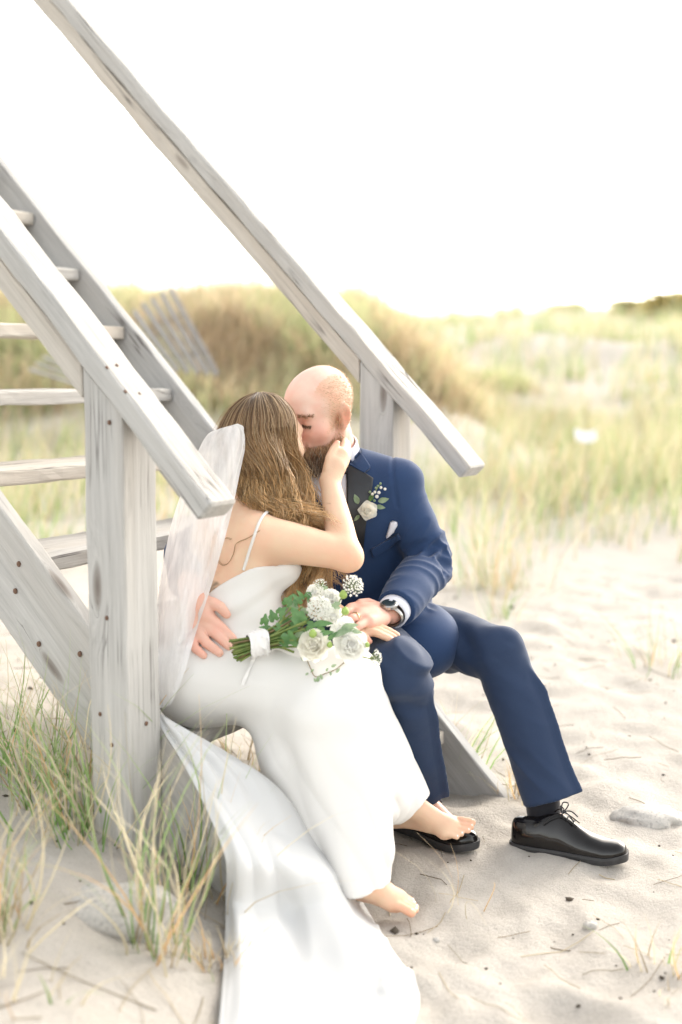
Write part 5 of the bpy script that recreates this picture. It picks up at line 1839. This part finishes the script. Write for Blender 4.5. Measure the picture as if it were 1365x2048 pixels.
# trailing vine over the skirt
vine = [P(604, 1296, 2.575)] + [ondress(x_, y_, .004) for x_, y_ in ((612, 1316), (622, 1338), (632, 1356), (652, 1350), (672, 1342), (686, 1330), (697, 1319))]
v_, f_ = tubes([crom(vine, 50)], [.0011], 5)
vn = mesh_obj('vine', v_, f_, STEM_D, bq, smooth=True)
for x_, y_, s_ in ((606, 1322, .004), (626, 1346, .004), (638, 1362, .006), (644, 1358, .005), (632, 1364, .004), (655, 1344, .004), (668, 1336, .005), (676, 1346, .005), (690, 1322, .004), (616, 1352, .0035), (662, 1352, .004)):
    leaf('lance', ondress(x_, y_, .006), V(rgf.normal(), -.1, rgf.normal()), V(0, -.9, .4), s_ * 1.3, SAGE, vn, .1, .2, .5)

# ---- boutonniere pinned on his lapel
bc_, bn_ = hit(j_bvh, 733, 1020)
bn_ = unit(bn_ + V(0, -.6, .1))
bt_ = empty('boutonniere', bc_)
tag(bt_, 'cream rose boutonniere with small green sprig pinned to the black lapel', 'boutonniere')
def onj(x_, y_, off):
    p_, n_ = hit(j_bvh, x_, y_)
    return p_ + bn_ * off
rose('rose', onj(733, 1021, .022), unit(bn_ + V(.05, 0, .1)), .0245, PETAL_C, bt_, 15, ((3, .4, 70), (4, .65, 52), (5, .9, 30)), .05)
leaf('lance', onj(712, 998, .012), V(-.35, -.1, .9), bn_, .013, SAGE, bt_, .1, .15, .55)
leaf('lance', onj(766, 1000, .012), V(1, -.1, .25), bn_, .014, SAGE, bt_, .1, .2, .5)
leaf('lance', onj(760, 1014, .010), V(1, -.1, -.15), bn_, .013, SAGE, bt_, .1, .2, .45)
leaf('lance', onj(742, 994, .012), V(.4, -.1, .9), bn_, .013, IVY, bt_, .1, .2, .45)
leaf('lance', onj(713, 1036, .010), V(-.6, -.1, -.7), bn_, .010, SAGE, bt_, .1, .2, .45)
sp_ = crom([onj(738, 1002, .014), onj(746, 988, .018), onj(753, 976, .02), onj(759, 968, .02)], 14)
v_, f_ = tubes([sp_], [.0011], 5)
sprig = mesh_obj('sprig', v_, f_, STEM, bt_, smooth=True)
for x_, y_, r_ in ((759, 967, .0032), (754, 972, .0032), (750, 976, .0034), (760, 975, .0036), (768, 978, .0036), (748, 984, .0036), (756, 985, .0042), (743, 988, .0036), (738, 984, .0034), (752, 993, .0045), (747, 1001, .0035)):
    c_ = onj(x_, y_, .02)
    F_ = Field(c_ - r_ * 1.5, c_ + r_ * 1.5, r_ / 4); F_.ball(c_, r_, 0)
    v_, f_ = F_.mesh()
    mesh_obj('berry', v_, f_, SAGE if r_ < .0036 else FLORET, sprig, smooth=True)
# ================================================================== beach grass, scrub, fence, stones, scraps
GRASS = tinted('grass_blade', .55, .45)
def blades(base, height, lean, width, col, seg=5, tipcol=None, curl=None):
    """base (n,3); height (n,); lean (n,2) sideways reach as a share of height; width (n,); col (n,3)"""
    n = len(base)
    a = RNG.uniform(0, math.pi, n)
    side = np.stack([np.cos(a), np.sin(a), np.zeros(n)], -1)
    Vv, Cc = [], []
    for k in range(seg + 1):
        t = k / seg
        reach = (t ** 1.9)[..., None] if isinstance(t, np.ndarray) else t ** 1.9
        z = height * (t - .28 * np.minimum(1.5, (lean ** 2).sum(1)) * t ** 3)
        c = base + np.concatenate([lean * height[:, None] * reach, z[:, None]], 1)
        if curl is not None:
            c[:, :2] += curl * (height * math.sin(t * 3.0) * .10)[:, None]
        w = (width * (1 - t ** 1.6) + .0003)[:, None]
        Vv += [c - side * w, c + side * w]
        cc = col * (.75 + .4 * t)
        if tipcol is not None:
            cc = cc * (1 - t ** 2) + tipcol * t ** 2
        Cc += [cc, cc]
    Vv = np.stack(Vv, 1).reshape(-1, 3); Cc = np.stack(Cc, 1).reshape(-1, 3)
    m = 2 * (seg + 1)
    b = np.arange(n)[:, None] * m
    fs = np.concatenate([np.stack([b + 2 * k, b + 2 * k + 1, b + 2 * k + 3, b + 2 * k + 2], -1).reshape(-1, 4) for k in range(seg)])
    return Vv, fs, Cc
GREEN, STRAW, RUST, DEAD = V(.22, .38, .11), V(.68, .60, .42), V(.62, .40, .20), V(.42, .33, .21)
def mixcols(n, p):
    k = RNG.choice(4, n, p=p)
    return np.array([GREEN, STRAW, RUST, DEAD])[k] * RNG.uniform(.65, 1.35, (n, 1)), np.array([GREEN * .5 + STRAW * .5, STRAW, RUST * .5 + STRAW * .5, STRAW * .8])[k]
def clump(x, y, n, h, spread, p, lean=(0, 0), leanvar=.35, width=.0021, r=.05):
    b = np.stack([x + RNG.normal(0, r, n), y + RNG.normal(0, r, n), np.zeros(n)], -1)
    b[:, 2] = ground_z(b[:, 0], b[:, 1]) - .015
    out = (b[:, :2] - V(x, y)) / max(r, .01) * spread
    ln = out + np.array(lean) + RNG.normal(0, leanvar, (n, 2))
    c, tc = mixcols(n, p)
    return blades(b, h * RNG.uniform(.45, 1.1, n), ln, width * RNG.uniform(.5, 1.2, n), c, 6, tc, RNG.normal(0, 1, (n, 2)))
def clump_obj(label, px, py, n, h, spread, p, **kw):
    z0 = kw.pop('z0', .05)
    q_ = PZ(px, py, z0)
    for _ in range(5):
        q_ = PZ(px, py, gz_(q_[0], q_[1]))
    v_, f_, c_ = clump(q_[0], q_[1], n, h, spread, p, **kw)
    root = empty('grass_clump', (q_[0], q_[1], gz_(q_[0], q_[1])))
    tag(root, label, 'grass clump', 'beach grass clumps around the stair')
    o = mesh_obj('grass_blades', v_, f_, GRASS, root, smooth=True, col=c_)
    tag(o, kind='stuff')
    return o
PG = (.52, .30, .10, .08); PS = (.22, .48, .16, .14); PD = (.08, .42, .15, .35)
clump_obj('large green grass clump left of the near post under the stringer', 90, 1610, 90, .38, .14, PG, lean=(-.10, .0), r=.075)
clump_obj('green grass clump hugging the foot of the near post on its left', 165, 1660, 90, .38, .12, PG, lean=(-.18, 0), r=.05)
clump_obj('grass clump at the left picture edge below the stringer', 15, 1545, 80, .34, .2, PG, lean=(-.05, 0), r=.07)
clump_obj('orange tinged grass clump in front of the near post', 320, 1900, 55, .42, .14, PS, lean=(.10, 0), r=.03)
clump_obj('loose grass clump between the near post and the train', 385, 1785, 40, .38, .2, PS, lean=(.18, 0), r=.05)
clump_obj('short dry tuft beside the left edge of the train', 425, 1935, 45, .13, .25, PD, r=.025)
clump_obj('small grass clump at the lower left picture edge', 5, 1850, 60, .28, .2, PS, lean=(.1, 0), r=.03)
clump_obj('sparse grass spears at the bottom left corner', 15, 1990, 26, .14, .3, PS, r=.05)
clump_obj('green grass spears by the end of the far stringer', 925, 1545, 42, .24, .25, (.6, .3, .05, .05), lean=(.1, 0), r=.035)
clump_obj('dry orange tuft behind the shiny black left shoe', 1045, 1595, 50, .15, .3, PD, r=.03)
clump_obj('grass clump seen under the stair between the lower treads', 110, 1120, 90, .40, .2, PG, r=.09, z0=.2)
clump_obj('tall grass clump seen between treads at the left edge', 30, 1110, 110, .55, .16, PG, r=.1, z0=.2)
clump_obj('dead grass heaped under the tread she sits on', 500, 1540, 80, .14, .6, (.02, .30, .06, .62), r=.07)
clump_obj('tallest soft focus grass clump on the sand right of his elbow', 985, 1175, 150, .62, .14, PS, r=.11, z0=.1)
clump_obj('grass clump standing alone on the sand right of his knee', 1010, 1240, 34, .30, .3, (.5, .35, .1, .05), lean=(.2, 0), r=.05, z0=.1)
clump_obj('small dry clump on open sand at the right edge', 1320, 1330, 40, .25, .35, PS, r=.07, z0=.1)
clump_obj('sparse dry tuft on the sand at the lower right edge', 1345, 1960, 34, .12, .4, PD, r=.05)

clump_obj('few long dry stems arching up beside her feet', 905, 1800, 7, .22, .5, (.0, .8, .2, 0), lean=(-.3, 0), width=.0012, r=.04, z0=0)
# the dune meadow behind, out of focus
def field(name, n_cl, per, ylo, yhi, dens, h, p, width, label, seg=3, xr=(-.42, .52), lean=(.10, 0)):
    y = np.sqrt(RNG.uniform(ylo ** 2, yhi ** 2, n_cl * 3)); x = y * RNG.uniform(*xr, n_cl * 3)
    keep = RNG.random(len(y)) < dens(x, y)
    x, y = x[keep][:n_cl], y[keep][:n_cl]
    n = len(x) * per
    bx_ = np.repeat(x, per) + RNG.normal(0, .13, n); by_ = np.repeat(y, per) + RNG.normal(0, .13, n)
    bz_ = ground_z(bx_, by_) - .03
    sc = np.repeat(RNG.uniform(.6, 1.25, len(x)), per)
    hue = np.repeat(RNG.random(len(x)), per)
    c, tc = mixcols(n, p)
    c = c * (1 - .35 * hue[:, None]) + (V(.40, .48, .26) * .35 * hue[:, None])
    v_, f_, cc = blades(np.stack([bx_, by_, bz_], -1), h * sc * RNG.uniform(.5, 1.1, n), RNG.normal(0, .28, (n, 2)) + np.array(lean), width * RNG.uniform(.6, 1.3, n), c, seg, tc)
    o = mesh_obj(name, v_, f_, GRASS, smooth=True, col=cc)
    tag(o, label, 'grass', None, 'stuff')
    return o
meadow = lambda x, y: np.clip(.14 + .75 * sstep(-.30, .25, n2(x, y, .55, 3, 2.2)) * sstep(6.4, 10.0, y) + .35 * sstep(13, 20, y), 0, 1) * (1 - .45 * sstep(.02, .25, n2(x, y, .33, 2, 7.7)) * (y < 14) * (x > -1.3)) + .35 * (x < -1.0) * (y < 12)
field('dune_grass', 1450, 22, 6.8, 16, meadow, .44, (.34, .52, .09, .05), .0042, 'soft pale beach grass covering the dune behind the couple')
field('dune_grass', 1800, 12, 15, 42, lambda x, y: np.full_like(x, .9), .60, (.36, .54, .06, .04), .010, 'hazy far beach grass up to the dune crest')
# brown scrub on the ridge
def scrub_d(x, y):
    return ((ground_base(x, y) > .75) & (y > 9.5) & (y < 19) & (x < 2.4)) * 1.0
y_ = RNG.uniform(10, 17, 2600); x_ = y_ * RNG.uniform(-.36, .17, 2600)
k_ = scrub_d(x_.astype(np.float32), y_.astype(np.float32)) > 0
x_, y_ = x_[k_], y_[k_]
n_ = len(x_) * 18
bx_ = np.repeat(x_, 18) + RNG.normal(0, .16, n_); by_ = np.repeat(y_, 18) + RNG.normal(0, .16, n_)
tone = np.repeat(n2(x_.astype(np.float32), y_.astype(np.float32), 1.1, 3, 1.1), 18)
cs = np.where(tone[:, None] > .30, V(.42, .32, .20), np.where(tone[:, None] > -.15, V(.70, .55, .38), V(.56, .58, .32))) * RNG.uniform(.6, 1.4, (n_, 1))
v_, f_, c_ = blades(np.stack([bx_, by_, ground_z(bx_, by_) - .03], -1), np.where(np.repeat(RNG.random(len(x_)) < .12, 18), 1.8, 1.0) * RNG.uniform(.10, .36, n_), RNG.normal(0, .55, (n_, 2)), RNG.uniform(.006, .014, n_), cs, 3)
o = mesh_obj('dune_scrub', v_, f_, GRASS, smooth=True, col=c_)
tag(o, 'low brown scrub covering the left dune ridge', 'scrub', None, 'stuff')

# distant trees over the right-hand crest
LEAF_T = tinted('far_foliage', .6, .3)
BARK = plain('bark', (.14, .10, .07), .9, .3, 20)
def far_tree(px, py, Y, H, W, label, seed):
    rg = np.random.default_rng(seed)
    top = P(px, py, Y)
    gx_, gy_ = top[0], top[1]
    gz0 = float(ground_z(np.array([gx_], np.float32), np.array([gy_], np.float32))[0])
    H = top[2] - gz0
    root = empty('tree', (gx_, gy_, gz0))
    tag(root, label, 'tree', 'trees on the right crest')
    limbs, rad = [crom([V(gx_, gy_, gz0 - .3), V(gx_ + .1, gy_, gz0 + H * .5), V(gx_, gy_, gz0 + H * .9)], 10)], [np.linspace(.12, .03, 10)]
    cl = []
    for k in range(9):
        a = rg.uniform(0, 6.28); e = V(gx_, gy_, gz0 + H * rg.uniform(.35, .92)) + V(math.cos(a), math.sin(a), 0) * W * rg.uniform(.2, .8)
        limbs.append(crom([V(gx_ + .05, gy_, gz0 + H * .35), e * .5 + V(gx_, gy_, gz0 + H * .5) * .5, e], 8)); rad.append(np.linspace(.05, .015, 8)); cl.append(e)
    v_, f_ = tubes(limbs, rad, 6)
    mesh_obj('trunk', v_, f_, BARK, root, smooth=True)
    n = 1500
    c = np.array(cl)[rg.integers(0, 9, n)] + rg.normal(0, .28, (n, 3)) * W * .8
    c[:, 2] = np.minimum(c[:, 2], top[2] + rg.normal(0, .05, n))
    ax = rg.normal(size=(n, 3)); ax /= np.linalg.norm(ax, axis=1, keepdims=True)
    bx2 = np.cross(ax, rg.normal(size=(n, 3))); bx2 /= np.linalg.norm(bx2, axis=1, keepdims=True)
    s_ = rg.uniform(.05, .11, (n, 1))
    v_ = np.stack([c - ax * s_, c + bx2 * s_ * .6, c + ax * s_, c - bx2 * s_ * .6], 1).reshape(-1, 3)
    col = np.repeat((V(.34, .34, .16) * rg.uniform(.6, 1.5, (n, 1)) + (rg.random((n, 1)) < .35) * V(.30, .14, .0)), 4, 0)  # leaf tones lightened: distant haze is put into the colour
    o_ = mesh_obj('crown', v_, np.arange(4 * n).reshape(n, 4), LEAF_T, root, col=col)
    tag(o_, kind='stuff')
far_tree(1345, 590, 34, 1.6, 1.0, 'bushy tree cut by the right picture edge on the far crest', 1)
far_tree(1275, 606, 36, 1.2, .8, 'low rounded tree just left of the edge tree on the far crest', 2)
far_tree(1135, 612, 38, 1.0, .5, 'lone small tree on the far crest near the middle right', 3)

# ---- fallen snow fence
FENCE = wood_material('fence_slat_wood', (.20, .19, .185), (.36, .35, .34), (.30, .27, .24), 9.0, False)
fence = empty('snow_fence', P(350, 745, 8.1))
tag(fence, 'leaning grey slat snow fence on the dune right of the stair stringer', 'fence')
for a, b in (((250, 640), (334, 742)), ((268, 622), (356, 742)), ((286, 608), (377, 744)), ((304, 596), (397, 746)), ((323, 586), (416, 748)), ((341, 578), (435, 750))):
    board('slat', P(*b, 8.0), P(*a, 8.7), V(.8, -.5, .7), .010, .040, FENCE, fence, seg=6)
WIRE = plain('fence_wire', (.12, .11, .10), .6, .3, 50)
for t_ in (.25, .7):
    pts = [P(a[0] * t_ + b[0] * (1 - t_), a[1] * t_ + b[1] * (1 - t_), 8.0 + .7 * t_ - .012) for a, b in (((250, 640), (345, 742)), ((303, 596), (405, 746)), ((345, 577), (434, 750)))]
    v_, f_ = tubes([crom(pts, 20)], [.003], 5)
    mesh_obj('wire', v_, f_, WIRE, fence, smooth=True)
fence2 = empty('snow_fence', P(110, 760, 8.4))
tag(fence2, 'flattened snow fence slats seen through the stair at the left', 'fence')
for k in range(4):
    board('slat', P(168 + 4 * k, 772 - 14 * k, 8.2 + .1 * k), P(60 + 14 * k, 738 - 12 * k, 8.7 + .1 * k), V(.1, -.8, 1), .030, .012, FENCE, fence2, seg=6)

# ---- stones
def granite():
    s = Nodes('granite')
    c = s.coord((1, 1, 1))
    vor = s.n('ShaderNodeTexVoronoi'); vor.inputs['Scale'].default_value = 190
    s.l(c, vor.inputs['Vector'])
    sp_ = s.ramp(vor.outputs['Color'], [(.0, (.24, .235, .225)), (.25, (.38, .37, .35)), (.50, (.46, .44, .41)), (1.0, (.53, .50, .46))], 'CONSTANT')
    col = s.mix(sp_, s.ramp(s.noise(c, 30, 4, .6), [(.35, (.39, .37, .34)), (.65, (.49, .46, .415))]), .5)
    s.set(Base_Color=col, Roughness=.85)
    s.bump(s.noise(c, 140, 4, .6), .4, .004)
    return s.m
GRAN = granite()
def rock(label, px, py, rx, ry, rz, sink, seed, z0=.1, name='rock'):
    c = PZ(px, py, z0)
    for _ in range(5):
        c = PZ(px, py, gz_(c[0], c[1]))
    c = c.copy(); c[2] = gz_(c[0], c[1]) - sink
    n_, m_ = 40, 22
    vv, ff = [], []
    for j in range(m_ + 1):
        p_ = math.pi * j / m_
        for i in range(n_):
            a = 2 * math.pi * i / n_
            d = V(math.cos(a) * math.sin(p_), math.sin(a) * math.sin(p_), math.cos(p_))
            vv.append(d)
    vv = np.array(vv)
    k = 1 + .22 * fbm(vv * 1.6 + seed, 3) + .03 * noise3(vv * 9 + seed)
    vv = np.sign(vv) * np.abs(vv) ** .85 * k[:, None] * V(rx, ry, rz) + c
    ff = np.array([(j * n_ + i, (j + 1) * n_ + i, (j + 1) * n_ + (i + 1) % n_, j * n_ + (i + 1) % n_) for j in range(m_) for i in range(n_)])
    o = mesh_obj(name, vv, ff, GRAN, smooth=True)
    tag(o, label, 'rock' if name == 'rock' else 'pebble')
    return o
rock('half buried speckled granite rock in front of the near post', 205, 1800, .125, .085, .06, .036, 2.0)
rock('flat grey rock half sunk in the sand right of the black shoe', 1295, 1628, .095, .065, .036, .020, 5.0, 0)
rock('small round grey pebble on the sand below the left shoe', 1181, 1852, .014, .012, .011, .002, 8.0, 0, 'pebble')
rock('tiny pale pebble at the tip of the near foot', 872, 1880, .008, .007, .006, .001, 9.0, 0, 'pebble')

# a scrap of white paper caught in the grass
c = P(1172, 874, 8.2)
g = np.linspace(-1, 1, 12); GXs, GYs = np.meshgrid(g, g)
pz = .03 * fbm(np.stack([GXs * 2, GYs * 2, GXs * 0 + 3], -1), 3)
vv = np.stack([c[0] + GXs * .07, c[1] + GYs * .02 + pz, c[2] + GYs * .04 + .02 * GXs ** 2], -1).reshape(-1, 3)
ii = np.arange(144).reshape(12, 12)
o = mesh_obj('paper_scrap', vv, np.stack([ii[:-1, :-1], ii[:-1, 1:], ii[1:, 1:], ii[1:, :-1]], -1).reshape(-1, 4), plain('white_paper', (.85, .85, .85), .7, .03), smooth=True)
tag(o, 'crumpled white scrap lying in the soft focus dune grass', 'paper')

# twigs, dead stems and dark weed strewn on the sand
n = 720
px_ = RNG.uniform(-1.3, 2.4, n); py_ = 1.7 + 5.0 * RNG.random(n) ** 1.3
an = RNG.uniform(0, math.pi, n); L_ = RNG.uniform(.02, .14, n) * (1 + 1.2 * (RNG.random(n) < .15))
pths, rds, cl = [], [], []
for k in range(n):
    t = np.linspace(-.5, .5, 5)
    bend = RNG.normal(0, .05)
    xx = px_[k] + np.cos(an[k]) * t * L_[k] - np.sin(an[k]) * bend * L_[k] * t * t * 4
    yy = py_[k] + np.sin(an[k]) * t * L_[k] + np.cos(an[k]) * bend * L_[k] * t * t * 4
    zz = ground_full(xx.astype(np.float32), yy.astype(np.float32)) + .0015 + np.abs(RNG.normal(0, .003)) * (t + .5)
    pths.append(np.stack([xx, yy, zz], -1)); rds.append(RNG.uniform(.0005, .0011))
    cl.append(np.repeat((V(.24, .18, .11) if RNG.random() < .4 else V(.46, .38, .25))[None] * RNG.uniform(.5, 1.2), 5 * 4, 0))
v_, f_ = tubes(pths, rds, 4)
o = mesh_obj('beach_litter', v_, f_, tinted('dry_twig', .8), smooth=True, col=np.concatenate(cl))
tag(o, 'dead grass stems and twigs strewn over the sand', 'litter', None, 'stuff')
n = 420
px_ = RNG.uniform(-1.2, 2.2, n); py_ = 1.75 + 4.2 * RNG.random(n) ** 1.2
s_ = RNG.uniform(.002, .007, n) * (1 + 1.3 * (RNG.random(n) < .08))
ct = np.stack([px_, py_, ground_full(px_.astype(np.float32), py_.astype(np.float32)) + s_ * .3], -1)
oc = np.array([(1, 0, 0), (0, 1, 0), (-1, 0, 0), (0, -1, 0), (0, 0, .6), (0, 0, -.6)], float)
jit = RNG.uniform(.5, 1.5, (n, 6, 1))
rot = RNG.uniform(0, 6.28, n)
R2 = np.stack([np.stack([np.cos(rot), -np.sin(rot), rot * 0], -1), np.stack([np.sin(rot), np.cos(rot), rot * 0], -1), np.stack([rot * 0, rot * 0, rot * 0 + 1], -1)], 1)
vv = ct[:, None] + np.einsum('nij,mj->nmi', R2, oc) * jit * s_[:, None, None]
tri = np.array([(0, 1, 4), (1, 2, 4), (2, 3, 4), (3, 0, 4), (1, 0, 5), (2, 1, 5), (3, 2, 5), (0, 3, 5)])
ff = (np.arange(n)[:, None, None] * 6 + tri[None]).reshape(-1, 3)
o = mesh_obj('weed_bits', vv.reshape(-1, 3), ff, plain('dark_weed', (.07, .055, .04), .9, .4, 30))
tag(o, 'dark specks of dry weed scattered on the sand', 'litter', None, 'stuff')
